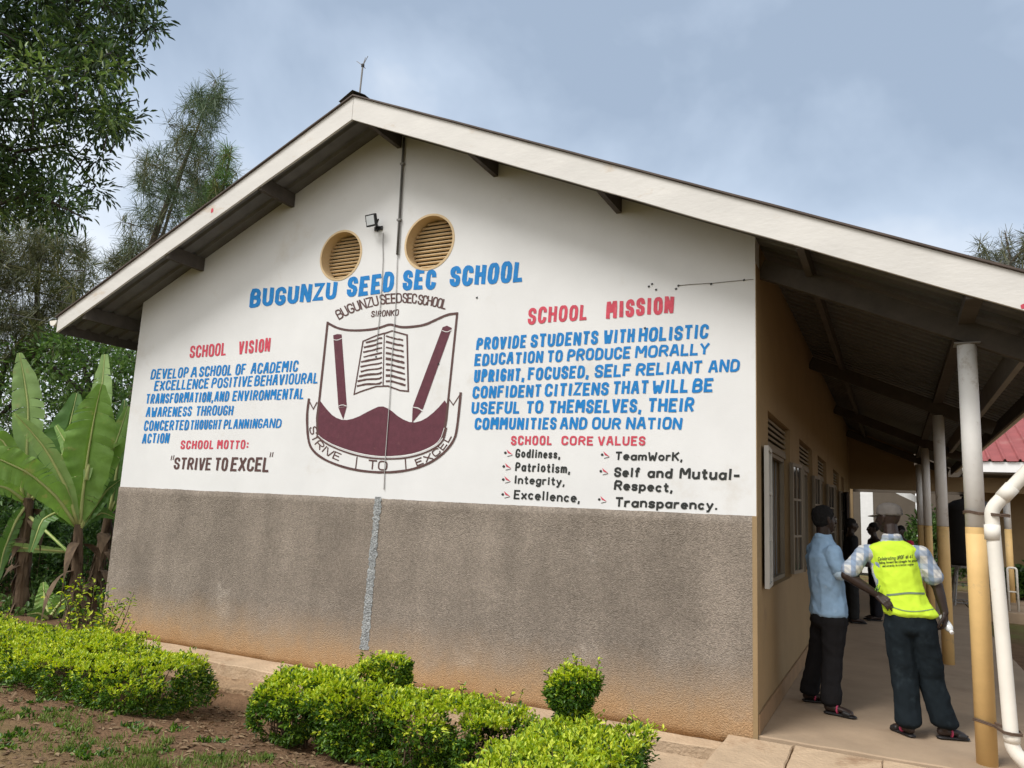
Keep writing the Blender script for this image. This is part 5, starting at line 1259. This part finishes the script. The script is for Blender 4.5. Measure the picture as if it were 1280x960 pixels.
def sprig(label, px_, y, h, n):
    o = onY(*px_, y); o.z = gz(o.x, o.y); t = empty('shrub', tuple(o), label, 'shrub'); b = MB(); P, D = [], []
    for k in range(n):
        a = random.uniform(0, 6.28); d = Vector((math.cos(a)*.42, math.sin(a)*.42, 1)).normalized(); l = h*random.uniform(.45, 1.05); q = o.copy(); pts = [q.copy()]
        for i in range(6):
            d = (d+Vector((random.gauss(0,.13), random.gauss(0,.13), .05))).normalized(); q = q+d*l/6; pts.append(q.copy())
            for j in range(9 if i > 1 else 3):
                u = Vector((random.gauss(0,1), random.gauss(0,1), random.gauss(.4,.6))).normalized(); P.append(q+u*.02-d*random.uniform(0, l/6)); D.append(u)
        b.tube(pts, [.008,.007,.006,.005,.004,.003,.002], 5)
    b.build('twigs', M['stem'], t); m_ = len(P); L_ = .042*(.6+.8*RNG.random(m_))
    leaves_obj('foliage', np.array([list(p_) for p_ in P]), np.array([list(p_) for p_ in D]), unit(m_)*.6+np.array([0,0,1.]), L_, L_*.45, [LM['hedge'], LM['hedge_tip']], t, midx=(RNG.random(m_) < .6).astype(int))
sprig('loose yellow green sprig at the left corner of the wall', (116, 806), -.98, .98, 40)

# ---------------------------------------------------------------- banana plants
bl_m = mat('banana_leaf', (.185,.31,.07), .52, .18, 5, .5, 26, spec=.25, col2=(.34,.31,.11), f2=.08, s2=4, stretch=(1,1,1))
def add_trans(m, f=.3):
    t = m.node_tree; p = t.nodes['Principled BSDF']; tr = N(t,'ShaderNodeBsdfTranslucent'); hs = N(t,'ShaderNodeHueSaturation'); hs.inputs['Value'].default_value = 1.7; hs.inputs['Saturation'].default_value = 1.15
    t.links.new(p.inputs['Base Color'].links[0].from_socket, hs.inputs['Color']); t.links.new(hs.outputs[0], tr.inputs[0]); ms = N(t,'ShaderNodeMixShader'); ms.inputs[0].default_value = f
    t.links.new(p.outputs[0], ms.inputs[1]); t.links.new(tr.outputs[0], ms.inputs[2]); t.links.new(ms.outputs[0], t.nodes['Material Output'].inputs[0])
add_trans(bl_m)
bl_p = mat('pale_banana_leaf', (.27,.39,.14), .55, .15, 4, .5, 26, spec=.25, col2=(.38,.34,.15), f2=.06, s2=5); add_trans(bl_p)
bl_d = mat('deep_green_banana_leaf', (.09,.18,.04), .42, .16, 3, .5, 26, spec=.4); add_trans(bl_d, .2)
rib_m = mat('banana_midrib', (.42,.45,.17), .5, .1, 6); dry_m = mat('dry_banana_fibre', (.13,.088,.055), .9, .4, 12, .6, 40, col2=(.05,.034,.025), f2=.3, s2=9, stretch=(1,1,.25))
def banana_leaf(parent, mid, hw, m, tilt=.3, fold=.35, tear=.15, sag=0.0, seed=0):
    """mid: world points of the midrib, hw: half widths at those points"""
    n = 34; mp_ = np.array([list(q) for q in mid], float); k = np.linspace(0, 1, len(mp_)); s_ = np.linspace(0, 1, n)
    def sm(a):        # smooth through the given points
        from_ = np.interp(s_, k, a); 
        for _ in range(4): from_[1:-1] = (from_[:-2]+2*from_[1:-1]+from_[2:])/4
        return from_
    C = np.stack([sm(mp_[:, i]) for i in range(3)], 1); Wd = sm(np.array(hw, float))
    rows = 7; vs, fs = [], []; prev = None; rnd = random.Random(seed)
    cuts = {(sd, i) for sd in (-1, 1) for i in range(3, n-3) if rnd.random() < tear}
    T = np.gradient(C, axis=0); T /= np.linalg.norm(T, axis=1, keepdims=True)
    view = (C-np.array(CAM)); view /= np.linalg.norm(view, axis=1, keepdims=True)
    S_ = np.cross(T, view); S_ /= np.linalg.norm(S_, axis=1, keepdims=True); F_ = np.cross(S_, T)
    b = MB()
    for sd in (-1, 1):
        cols = []
        for i in range(n):
            w = Wd[i]*(1+.16*noise.noise((i*.45, sd*3, seed))); row = []
            for j in range(rows):
                u = j/(rows-1); dirv = S_[i]*sd*math.cos(tilt*sd)+F_[i]*(math.sin(tilt*sd)); off = F_[i]*(-fold*w*u*(1-u*.3)) + np.array([0,0,-1])*sag*w*u*u
                ripple = F_[i]*(.09*w*u*math.sin(i*1.9+seed)+.16*w*u*noise.noise((i*.35, u*1.5, seed+sd)))
                row.append(C[i]+dirv*w*u+off+ripple-T[i]*w*.25*u*u)
            cols.append(row)
        for i in range(n-1):
            base = len(b.v); A_, B_ = cols[i], cols[i+1]
            # every strip has its own vertices at a tear so the blade opens there
            sh = rnd.choice((.1,.25,.5)) if (sd, i) in cuts else 0
            b.v += [tuple(a) for a in A_]+[tuple(a_+(c_2-a_)*(1-sh*(j/(rows-1))**1.5)) for j, (a_, c_2) in enumerate(zip(A_, B_))]
            for j in range(rows-1): b.f.append((base+j, base+j+1, base+rows+j+1, base+rows+j)); b.m.append(0)
    me = b.mesh('leaf'); bm = bmesh.new(); bm.from_mesh(me); bmesh.ops.remove_doubles(bm, verts=bm.verts, dist=.0004); bm.to_mesh(me); bm.free()
    o = link('leaf', me, m, parent, True)
    r = MB(); r.tube([Vector(c)-Vector(F_[i])*.004 for i, c in enumerate(C)][::3]+[Vector(C[-1])], [max(.004, .026*(1-i/12)) for i in range(len(C[::3])+1)], 6); r.build('midrib', rib_m, o, True)
def pseudostem(parent, pts, r0, r1, seed=0):
    b = MB(); n = 14; P = [Vector(q) for q in pts]; Q = []
    for i in range(13):
        f = i/12*(len(P)-1); j = min(int(f), len(P)-2); Q.append(P[j].lerp(P[j+1], f-j))
    b.tube(Q, [(r0+(r1-r0)*i/12)*(1+.10*math.sin(i*2.1+seed)) for i in range(13)], n)
    for k in range(90):                               # loose dry sheaths
        i = random.randint(1, 11); a = random.uniform(0, 6.28); rr = (r0+(r1-r0)*i/12); d = Vector((math.cos(a), math.sin(a), 0)); q = Q[i]+d*rr*.95; s_ = Vector((-d.y, d.x, 0))*random.uniform(.012, .04); l = random.uniform(.12, .42)
        b.add([q-s_, q+s_, q+s_*.8+d*.03-Vector((0,0,l*.5)), q-s_*.7+d*.025-Vector((0,0,l*.5)), q+s_*.2+d*.045-Vector((0,0,l)), q-s_*.3+d*.05-Vector((0,0,l))], [(0,1,2,3),(3,2,4,5)])
    b.build('pseudostem', dry_m, parent, False)
def dry_leaf(parent, p0, d, l, w, seed=0):
    b = MB(); P0 = Vector(p0); d = Vector(d).normalized(); s_ = d.cross(Vector((0,0,1))).normalized(); n = 10; prev = None
    for i in range(n):
        f = i/(n-1); c = P0+d*l*.35*math.sin(f*1.8)+Vector((0,0,-l*f*f*.9+.03*f)); ww = w*math.sin(min(1, f*1.2+.1)*math.pi)*.9+.006; tw = s_*ww+d*ww*.5*math.sin(f*6+seed)
        b.v += [tuple(c-tw), tuple(c), tuple(c+tw)]; b.m += [0, 0] if i else []
        if i: k = 3*i; b.f += [(k-3, k-2, k+1, k), (k-2, k-1, k+2, k+1)]
    b.build('dry_leaf', dry_m, parent, True)
def banana(label, stem_px, dist, leaves, r0, r1, dry=5, extra_y=None):
    base = onD(*stem_px[0], dist); t = empty('banana_plant', tuple(base), label, 'banana plant', 'banana plants at the left corner of the building')
    pts = [onD(x, y, dist) for x, y in stem_px]; pts[0].z -= .1
    pseudostem(t, pts, r0, r1, len(leaves))
    for i, (mid, hw, m, dz, tilt, fold) in enumerate(leaves):
        k = len(mid); banana_leaf(t, [onD(x, y, dist+dz*(j/(k-1))) for j, (x, y) in enumerate(mid)], [w*dist/FPX for w in hw], m, tilt, fold, seed=i*7+len(label), tear=.30)
    for k in range(dry):
        a = random.uniform(0, 6.28); f = random.uniform(.35, .95); q = pts[0].lerp(pts[-1], f)
        dry_leaf(t, q, (math.cos(a), math.sin(a), .2), random.uniform(.45, 1.15), random.uniform(.035, .09), k)
    return t
D1 = 9.75
banana('tall banana plant with broad upright leaves nearest the wall', [(92,800),(95,730),(98,655)], D1, [
    ([(70,640),(70,600),(84,545),(96,492)], [8,26,30,5], bl_d, .9, .1, .2),  # rear leaf, its shaded side put into the darker green
    ([(108,600),(117,540),(127,490),(131,443)], [3,14,14,4], bl_p, .8, .25, .3),
    ([(100,655),(104,612),(111,560),(119,515),(127,480)], [3,22,29,25,5], bl_m, .15, .12, .25),
    ([(97,656),(84,610),(58,562),(33,532),(18,517)], [3,10,13,9,2], bl_p, -.5, .5, .4),
    ([(95,657),(72,622),(38,592),(0,574),(-45,560)], [3,14,19,20,5], bl_m, -.9, -.35, .35),
    ([(101,657),(124,604),(147,548),(160,508)], [3,11,14,3], bl_m, .9, .3, .3),
    ([(101,660),(118,634),(134,612),(150,600)], [2,9,9,2], bl_d, .5, .2, .4),
    ([(92,656),(70,640),(52,650),(38,690)], [2,9,10,3], bl_d, -.4, -.4, .5),
    ([(99,656),(96,600),(86,560),(70,532)], [2,8,10,3], bl_m, .5, .3, .4),
    ([(102,658),(112,600),(136,560),(158,560)], [2,9,10,3], bl_p, .7, -.5, .4),
    ([(96,662),(108,650),(128,640),(146,648)], [2,6,8,2], bl_d, .5, -.2, .4)], .075, .05, 7)
D2 = 10.4
banana('banana plant with one narrow leaf standing straight up at the left', [(24,792),(30,700),(36,622)], D2, [
    ([(37,625),(33,572),(36,510),(30,470),(24,441)], [2,14,18,14,3], bl_p, .3, .1, .3),
    ([(34,625),(12,570),(-25,535),(-70,530)], [3,16,18,4], bl_d, .6, -.2, .3),
    ([(36,645),(62,668),(84,689)], [1.6,1.8,1.6], bl_m, -.5, 0, .8),
    ([(84,689),(45,686),(0,682),(-50,674)], [4,8,9,4], bl_p, -.3, .9, .6),
    ([(33,628),(10,610),(-20,604),(-60,620)], [2,9,10,3], bl_m, -.6, -.3, .5),
    ([(34,630),(20,650),(4,690),(-4,730)], [2,8,9,2], bl_d, -.5, .4, .5),
    ([(30,626),(22,580),(2,548),(-20,545)], [2,10,12,3], bl_m, -.2, .4, .4),
    ([(40,625),(58,585),(70,548),(80,520)], [2,12,15,3], bl_d, .8, .2, .3)], .10, .06, 10)
banana('leaning banana stem against the left edge of the wall', [(104,790),(120,715),(137,640)], 10.9, [
    ([(137,640),(146,590),(152,540),(156,500)], [3,10,12,3], bl_d, .5, .2, .3),
    ([(137,640),(150,615),(170,600),(195,600)], [3,10,11,3], bl_m, .4, .2, .3)], .085, .055, 10)
banana('young banana plant low among the undergrowth', [(62,800),(62,782),(62,768)], 9.9, [
    ([(62,772),(56,750),(54,728)], [3,13,3], bl_m, .2, .2, .3), ([(62,772),(76,752),(92,742)], [3,10,3], bl_m, .2, .1, .3), ([(62,774),(48,766),(34,768)], [3,8,2], bl_d, -.2, .2, .3)], .05, .03, 0)

# ---------------------------------------------------------------- trees
def inside(poly, x, y):
    c = False; j = len(poly)-1
    for i in range(len(poly)):
        xi, yi = poly[i]; xj, yj = poly[j]
        if (yi > y) != (yj > y) and x < (xj-xi)*(y-yi)/(yj-yi)+xi: c = not c
        j = i
    return c
def sample(poly, n, dist, thick, gap=0, gs=.03, seed=0):
    xs_ = [p_[0] for p_ in poly]; ys_ = [p_[1] for p_ in poly]; out = []; tries = 0
    while len(out) < n and tries < n*40:
        tries += 1; x, y = random.uniform(min(xs_), max(xs_)), random.uniform(min(ys_), max(ys_))
        if not inside(poly, x, y): continue
        d = dist+random.gauss(0, thick*.5)
        if gap and noise.noise((x*gs+seed, y*gs, d*.35)) < -1+gap: continue
        out.append(onD(x, y, d))
    return out
def limb(b, pts, r0, r1, n=7):
    P = [Vector(q) for q in pts]; k = len(P); b.tube(P, [r0+(r1-r0)*i/(k-1) for i in range(k)], n)
def twig_to(b, skel, q, r=.012):
    s_ = min(skel, key=lambda v: (v-q).length_squared)
    if (s_-q).length > .9: s_ = q+(s_-q).normalized()*.5
    mid = s_.lerp(q, .55)+Vector((0,0,.04*(q-s_).length)); b.tube([s_, mid, q], [r, r*.7, r*.35], 4, cap=False)
def dens(P, k=6):
    P = [Vector(q) for q in P]; out = []
    for a, c in zip(P[:-1], P[1:]):
        for i in range(k): out.append(a.lerp(c, i/k))
    return out+[P[-1]]
def whorls(C, n, leaf, rad_, up=.15):
    """clusters of leaves round each centre"""
    C = np.array([list(c) for c in C]); k = len(C); P = np.repeat(C, n, 0); u = unit(k*n)
    return P+u*rad_*(.15+.85*RNG.random((k*n, 1))), u+np.array([0,0,up]), unit(k*n)*.6+np.array([0,0,1.]), leaf*(.6+.8*RNG.random(k*n))

def big_tree():
    D_ = 11.5; base = onD(-330, 640, D_); base.z = gz(base.x, base.y)
    t = empty('broadleaf_tree', tuple(base), 'large dark leafed tree whose branches hang into the top left corner', 'tree')
    tk = [base, onD(-320, 420, D_), onD(-300, 200, D_), onD(-250, 40, D_+.3), onD(-200, -160, D_+.4)]
    arms = [[tk[2], onD(-180, 175, D_-.3), onD(-60, 150, D_-.5), onD(60, 105, D_-.3), onD(165, 55, D_-.2)], [tk[1], onD(-200, 330, D_-.6), onD(-60, 275, D_-.8), onD(40, 240, D_-.6), onD(110, 275, D_-.5)],
            [tk[3], onD(-120, 10, D_), onD(10, -10, D_+.3), onD(120, 5, D_+.2), onD(195, 40, D_+.1)], [tk[3], onD(-180, -80, D_+.8), onD(-40, -120, D_+1)],
            [arms_mid := onD(-60, 150, D_-.5), onD(20, 190, D_-.2), onD(80, 180, D_+.1), onD(120, 232, D_+.1)], [onD(-60, 150, D_-.5), onD(40, 150, D_+.4), onD(120, 135, D_+.6), onD(170, 125, D_+.6)]]
    b = MB(); limb(b, dens(tk, 3), .26, .10, 12)
    for i, a in enumerate(arms): limb(b, dens(a, 3), .075 if i < 4 else .035, .010, 7)
    skel = [q for a in arms for q in dens(a, 6)]
    poly = [(-320,-150),(200,-150),(190,5),(206,45),(150,38),(162,62),(180,88),(158,80),(150,108),(184,134),(178,146),(150,138),(167,166),(132,170),(96,165),(76,178),(92,198),(84,214),(60,222),(92,238),(125,238),(98,250),(116,262),(84,274),(126,306),(98,312),(62,284),(20,270),(-40,275),(-320,300)]
    C = sample(poly, 2100, D_, 1.7, .72, .022, 3)
    C += sample([(104,190),(130,195),(125,207),(106,205)], 5, D_, .3) + sample([(100,232),(128,236),(124,246)], 6, D_, .2)
    for q in C[::2]: twig_to(b, skel, q, .011)
    b.build('trunk', M['bark_dark'], t)
    P, D, U, L_ = whorls(C, 26, .115, .24, -.12); tipm = np.array([1 if (random.random() < .34 and (noise.noise((c.x*1.1, c.y*1.1, c.z*1.1)) > .08)) else 0 for c in C])
    leaves_obj('crown', P, D, U, L_, L_*.30, [LM['mango'], LM['mango_tip']], t, midx=np.repeat(tipm, 26))
big_tree()

def needle_tree(name, label, D_, trunks, poly, n, m, tuft=36, leaf=.28, rad_=.10, thick=1.4, gap=0, seed=0, group=None, width=.008, up=.0, cat='tree', extra=()):
    base = Vector(trunks[0][0]); base.z = gz(base.x, base.y)
    t = empty(name, tuple(base), label, cat, group); b = MB(); skel = []
    for i, tr in enumerate(trunks):
        if i == 0: tr = [base]+[Vector(q) for q in tr[1:]]
        limb(b, dens(tr, 4), .15 if i == 0 else .07, .018, 8); skel += dens(tr, 8)
    C = sample(poly, n, D_, thick, gap, .05, seed)
    for (pl, k) in extra: C += sample(pl, k, D_, thick*.6)
    for q in C[::2]: twig_to(b, skel, q, .016)
    b.build('trunk', M['bark'], t)
    P, D, U, L_ = whorls(C, tuft, leaf, rad_, up); mi = np.array([1 if noise.noise((c.x*.7+seed, c.y*.7, c.z*.7)) > .12 else 0 for c in C])
    leaves_obj('crown', P, D, U, L_, np.full(len(L_), width), m, t, shape=1, midx=np.repeat(mi, tuft))
    return t
D_ = 23
needle_tree('casuarina_tree', 'feathery grey green tree leaning behind the left roof slope', D_, [[onD(150, 640, D_), onD(178, 420, D_), onD(190, 305, D_), onD(212, 245, D_), onD(232, 200, D_), onD(262, 120, D_)], [onD(186, 320, D_), onD(204, 292, D_+.4), onD(222, 235, D_+.5), onD(236, 190, D_+.4)]],
    [(186,312),(156,300),(150,275),(170,262),(176,240),(168,214),(172,184),(196,190),(212,182),(206,140),(232,134),(240,106),(256,108),(270,88),(280,112),(291,132),(272,144),(274,166),(260,178),(268,196),(272,216),(252,234),(244,258),(226,280),(206,300)],
    235, [LM['casu'], LM['casu_b']], 34, .36, .10, 1.8, .62, 4, width=.017, extra=[([(128,332),(150,308),(182,308),(186,320),(150,345)], 46)])
D_ = 27
needle_tree('pine_tree', 'small yellowish tiered tree just above the roof edge', D_, [[onD(262, 640, D_), onD(268, 400, D_), onD(276, 250, D_), onD(290, 182, D_)]], [(286,180),(294,200),(306,222),(296,232),(300,250),(280,262),(240,272),(232,262),(262,246),(244,240),(270,222),(276,200)], 110, [LM['conif'], LM['mid']], 30, .42, .10, 1.2, .85, 8, width=.022)
D_ = 19
needle_tree('cypress_tree', 'ragged olive conifer at the left edge below the big tree', D_, [[onD(40, 650, D_), onD(44, 500, D_), onD(46, 380, D_), onD(52, 268, D_)]], [(40,262),(62,270),(88,292),(108,316),(120,340),(128,352),(96,368),(104,392),(84,410),(90,440),(20,450),(-60,430),(-60,300)], 430, [LM['conif'], LM['casu_b']], 38, .36, .12, 1.8, .74, 12, width=.016)
D_ = 17
def leaf_tree(name, label, D_, trunks, poly, n, m, per=26, leaf=.12, rad_=.30, thick=1.6, gap=.7, seed=0, group=None, r0=.12, up=.1, wid=.38):
    base = Vector(trunks[0][0]); base.z = gz(base.x, base.y); t = empty(name, tuple(base), label, 'tree', group); b = MB(); skel = []
    for i, tr in enumerate(trunks):
        if i == 0: tr = [base]+[Vector(q) for q in tr[1:]]
        limb(b, dens(tr, 4), r0 if i == 0 else r0*.5, .02, 8); skel += dens(tr, 8)
    C = sample(poly, n, D_, thick, gap, .03, seed)
    for q in C[::2]: twig_to(b, skel, q, .014)
    b.build('trunk', M['bark_dark'], t)
    P, D, U, L_ = whorls(C, per, leaf, rad_, up); leaves_obj('crown', P, D, U, L_, L_*wid, m, t)
gt = 'trees standing behind the banana plants'
leaf_tree('acacia_tree', 'fine leafed green tree filling the gap below the left eave', 17, [[onD(120, 660, 17), onD(122, 560, 17), onD(112, 480, 17), onD(95, 425, 17)], [onD(122, 540, 17), onD(145, 480, 17.3), onD(165, 440, 17.2)], [onD(115, 500, 17), onD(80, 470, 16.8), onD(55, 450, 16.6)]], [(50,425),(95,412),(130,425),(185,438),(180,560),(130,590),(70,560),(60,500)], 215, LM['mid'], 28, .12, .30, 1.6, .62, 21, gt)
leaf_tree('acacia_tree', 'fine leafed green tree at the left edge behind the straight banana leaf', 18, [[onD(-20, 660, 18), onD(-10, 540, 18), onD(5, 460, 18), onD(30, 420, 18)], [onD(-10, 530, 18), onD(30, 490, 18), onD(60, 455, 18)]], [(-100,420),(0,425),(60,415),(95,440),(80,520),(60,580),(-100,600)], 230, LM['mid'], 28, .12, .32, 1.8, .62, 25, gt)
leaf_tree('acacia_tree', 'sparse brownish tree farther back between the two green ones', 25, [[onD(85, 650, 25), onD(88, 520, 25), onD(80, 420, 25), onD(74, 390, 25)], [onD(86, 500, 25), onD(130, 450, 25), onD(150, 420, 25)]], [(0,400),(70,385),(160,425),(185,470),(180,610),(0,610)], 230, LM['casu_b'], 24, .15, .42, 2.2, .60, 31, gt)
D_ = 34
needle_tree('gum_tree', 'silvery feathered tree tops showing above the right roof slope', D_, [[onD(1262, 700, D_), onD(1262, 450, D_), onD(1262, 320, D_), onD(1256, 288, D_)], [onD(1262, 350, D_), onD(1240, 330, D_), onD(1224, 300, D_)], [onD(1262, 330, D_), onD(1300, 290, D_), onD(1310, 270, D_)]],
    [(1218,345),(1219,298),(1226,296),(1232,312),(1236,300),(1240,318),(1250,322),(1251,284),(1258,288),(1264,308),(1274,294),(1300,280),(1330,270),(1340,400),(1218,400)], 330, [LM['grey'], LM['casu_b']], 30, .42, .16, 1.6, .88, 41, width=.028)

# undergrowth behind the bananas, each clump its own shrub
def shrub(label, c, r, n, m, leaf=.07, wid=.45, group=None, name='shrub', flat=1.0, up=.25):
    c = Vector(c); t = empty(name, (c.x, c.y, gz(c.x, c.y)), label, 'shrub', group); k = n
    u = unit(k); u[:, 2] = np.abs(u[:, 2])*1.6-.6; d = 1-np.abs(RNG.normal(0, .22, k)); P = np.array(list(c))+u*np.array([r[0], r[1], r[2]])*d[:, None]
    nz_ = np.array([noise.noise((a[0]*2, a[1]*2, a[2]*2)) for a in P]); P = P[nz_ > -.28]; u = u[nz_ > -.28]; k = len(P)
    per = 5; P5 = np.repeat(P, per, 0)+RNG.normal(0, leaf*.7, (k*per, 3)); D = np.repeat(u, per, 0)*.7+unit(k*per)*.8+np.array([0,0,up]); sz = leaf*(.6+.8*RNG.random(k*per))
    keep = P5[:, 2] > gz(c.x, c.y)-.05
    leaves_obj('foliage', P5[keep], D[keep], unit(k*per)[keep]*.6+np.array([0,0,1.]), sz[keep], sz[keep]*wid, m, t)
    b = MB()
    for s_ in range(7):
        a = random.uniform(0, 6.28); g_ = Vector((c.x+r[0]*.3*math.cos(a), c.y+r[1]*.3*math.sin(a), gz(c.x, c.y)-.05)); q = c+Vector((r[0]*.6*math.cos(a), r[1]*.6*math.sin(a), r[2]*random.uniform(.1, .7)))
        b.tube([g_, g_.lerp(q, .5)+Vector((0,0,.1)), q], [.02,.015,.008], 5)
    b.build('stems', M['stem'], t)
gs_ = 'shrubs of the undergrowth behind the banana plants'
for (px_, py_, d, rx, rz_, n, mm, lf, lab) in ((20, 700, 13.0, 1.1, .85, 900, 'under', .10, 'dark shrub at the left edge behind the straight banana plant'), (75, 690, 13.8, .9, .9, 800, 'under', .085, 'dark shrub between the two tall banana stems'), (118, 700, 12.6, .8, .7, 700, 'under', .08, 'dark shrub tucked beside the left edge of the wall'),
        (50, 755, 12.2, .7, .38, 520, 'mid', .075, 'low green shrub at the foot of the banana stems'), (-70, 720, 11.5, 1.0, .8, 700, 'under', .10, 'dark shrub just outside the left edge of the view'), (20, 620, 16.5, 2.0, 1.3, 1200, 'under', .12, 'tall dark thicket behind the left shrubs'), (110, 625, 17.5, 1.8, 1.4, 1200, 'under', .12, 'tall dark thicket behind the wall corner'), (-120, 640, 17, 2.2, 1.5, 1000, 'under', .13, 'tall dark thicket beyond the left edge of the view')):
    q = onD(px_, py_, d); shrub(lab, q, (rx, rx*.8, rz_), n, LM[mm], lf, .45, gs_)
for (px_, py_, d, lab) in ((8, 770, 10.6, 'low leafy herb at the very left behind the long hedge'), (56, 778, 10.2, 'low leafy herb between the banana stems'), (118, 775, 10.6, 'low leafy herb at the left foot of the wall'), (82, 772, 11.6, 'low leafy herb behind the nearest banana stem')):
    shrub(lab, onD(px_, py_, d), (.42, .38, .26), 420, LM['mid'], .075, .5, 'low herbs at the foot of the banana plants')
# far right: lawn edge, hedge and a leafy plant by the far column
shrub('clipped dark green hedge across the lawn at the right edge', onD(1300, 662, 27), (2.2, 1.0, .8), 1500, LM['mid'], .10, .5, None, 'lawn_hedge')
shrub('low leafy plant beside the far ochre column', onD(1285, 735, 17.0), (.55, .4, .35), 420, LM['under'], .13, .6)
shrub('green bush seen between the second and third columns', onD(1170, 690, 19.5), (.9, .8, 1.0), 700, LM['mid'], .12, .5)
leaf_tree('tree', 'leafy tree beyond the far block roof at the right edge', 40, [[onD(1290, 690, 40), onD(1292, 640, 40), onD(1290, 600, 40)]], [(1180,600),(1230,585),(1340,580),(1340,668),(1240,680),(1180,670)], 330, LM['under'], 24, .26, .6, 2.5, .9, 51)
# far woodland closing the view: reads as one mass
pts = []
for x0, x1, y0, y1, n, d0, d1 in ((-260, 190, 560, 640, 480, 30, 40), (1020, 1400, 585, 660, 420, 48, 60)):
    for _ in range(n):
        x, y = random.uniform(x0, x1), random.uniform(y0, y1); d = random.uniform(d0, d1)
        if y < 520 and noise.noise((x*.03, y*.03, 2)) > -.05: continue
        pts.append(onD(x, y, d))
P, D, U, L_ = whorls(pts, 34, .34, .85, .1)
tag(leaves_obj('far_woodland', P, D, U, L_, L_*.5, LM['under']), 'dark mass of woodland far behind the trees', 'woodland', kind='stuff')

# ---------------------------------------------------------------- ground cover
def tufts(name, label, cat, spots, m, h, w, spread, per):
    P = []; 
    for (x, y, k, r) in spots:
        for _ in range(k):
            a, q = random.uniform(0, 6.28), r*math.sqrt(random.random()); xx, yy = x+q*math.cos(a), y+q*math.sin(a); P.append((xx, yy, gz(xx, yy)-.004))
    P = np.repeat(np.array(P), per, 0); n = len(P); P[:, :2] += RNG.normal(0, .012, (n, 2)); D = np.array([0,0,1.])+np.concatenate([RNG.normal(0, spread, (n, 2)), np.zeros((n, 1))], 1)
    L_ = h*(.5+RNG.random(n)); tag(leaves_obj(name, P, D, unit(n), L_, np.full(n, w), m, shape=0, fold=.1), label, cat, kind='stuff')
sp = []
for _ in range(340):
    x = random.uniform(-7.5, -.6); y = random.uniform(-4.6, -2.15)
    if noise.noise((x*.9, y*1.3, 4)) > -.05+(y+2.2)*.12: sp.append((x, y, random.randint(10, 34), random.uniform(.06, .2)))
tufts('grass', 'short patchy grass on the soil in front of the hedges', 'grass', sp, LM['grass'], .045, .006, .5, 3)
sp = [(x, y, random.randint(3, 9), .09) for x, y in [(random.uniform(-6.8, -2.6), random.uniform(-3.0, -1.85)) for _ in range(60)]]
tufts('weeds', 'low green weeds on the bare soil', 'weeds', sp, [LM['hedge']], .034, .015, .9, 7)
# leaf litter, clods and pebbles
P = []
for _ in range(7500):
    x, y = random.uniform(-8.5, 0), random.uniform(-4.4, -.75)
    if -.75 < x and y > -1.2: continue
    P.append((x, y, gz(x, y)+.004))
P = np.array(P); n = len(P); D = unit(n)*np.array([1,1,.18]); L_ = .025+.045*RNG.random(n)
tag(leaves_obj('leaf_litter', P, D, unit(n)*.3+np.array([0,0,1.]), L_, L_*.4, LM['dry']), 'dry leaf litter scattered on the brown soil', 'leaf litter', kind='stuff')
b = MB()
for _ in range(1500):
    x, y = random.uniform(-8, -.3), random.uniform(-4.4, -.7); r = random.uniform(.004, .017) * (1 if random.random() < .95 else 1.8)
    if -.8 < x and y > -1.25: continue
    q = Vector((x, y, gz(x, y)+r*.25)); vs = [q+Vector((r*random.uniform(.7,1.3)*a, r*random.uniform(.7,1.3)*c, r*random.uniform(.5,1)*d)) for a, c, d in ((1,0,0),(0,1,0),(-1,0,0),(0,-1,0),(0,0,1),(0,0,-1))]
    b.add(vs, [(0,1,4),(1,2,4),(2,3,4),(3,0,4),(1,0,5),(2,1,5),(3,2,5),(0,3,5)])
tag(b.build('soil_clods', mat('soil_clod', (.16,.10,.06), .95, .3, 30)), 'crumbled clods and pebbles on the bare soil', 'pebbles', kind='stuff')
q = onZ(232, 957, -.12); b = Body(); b.seg((q, (.10,.07,.035)), (q+Vector((.08,.02,-.0)), (.07,.06,.03)))
rk = b.build('rock', mat('pale_stone', (.40,.33,.26), .9, .15, 8, .4, 40), None, .012, 2, .006); tag(rk, 'pale flat stone in the grass at the bottom left', 'stone')
# thin overhead wires at the far left
b = MB(); b.tube([onD(-60, 352, 13), onD(30, 366, 13.6), onD(96, 382, 14)], .006, 5); b.tube([onD(-60, 378, 13), onD(10, 392, 13.6), onD(60, 402, 14)], .006, 5)
tag(b.build('overhead_wire', M['steel_grey']), 'two thin overhead wires at the left below the big tree', 'wire')
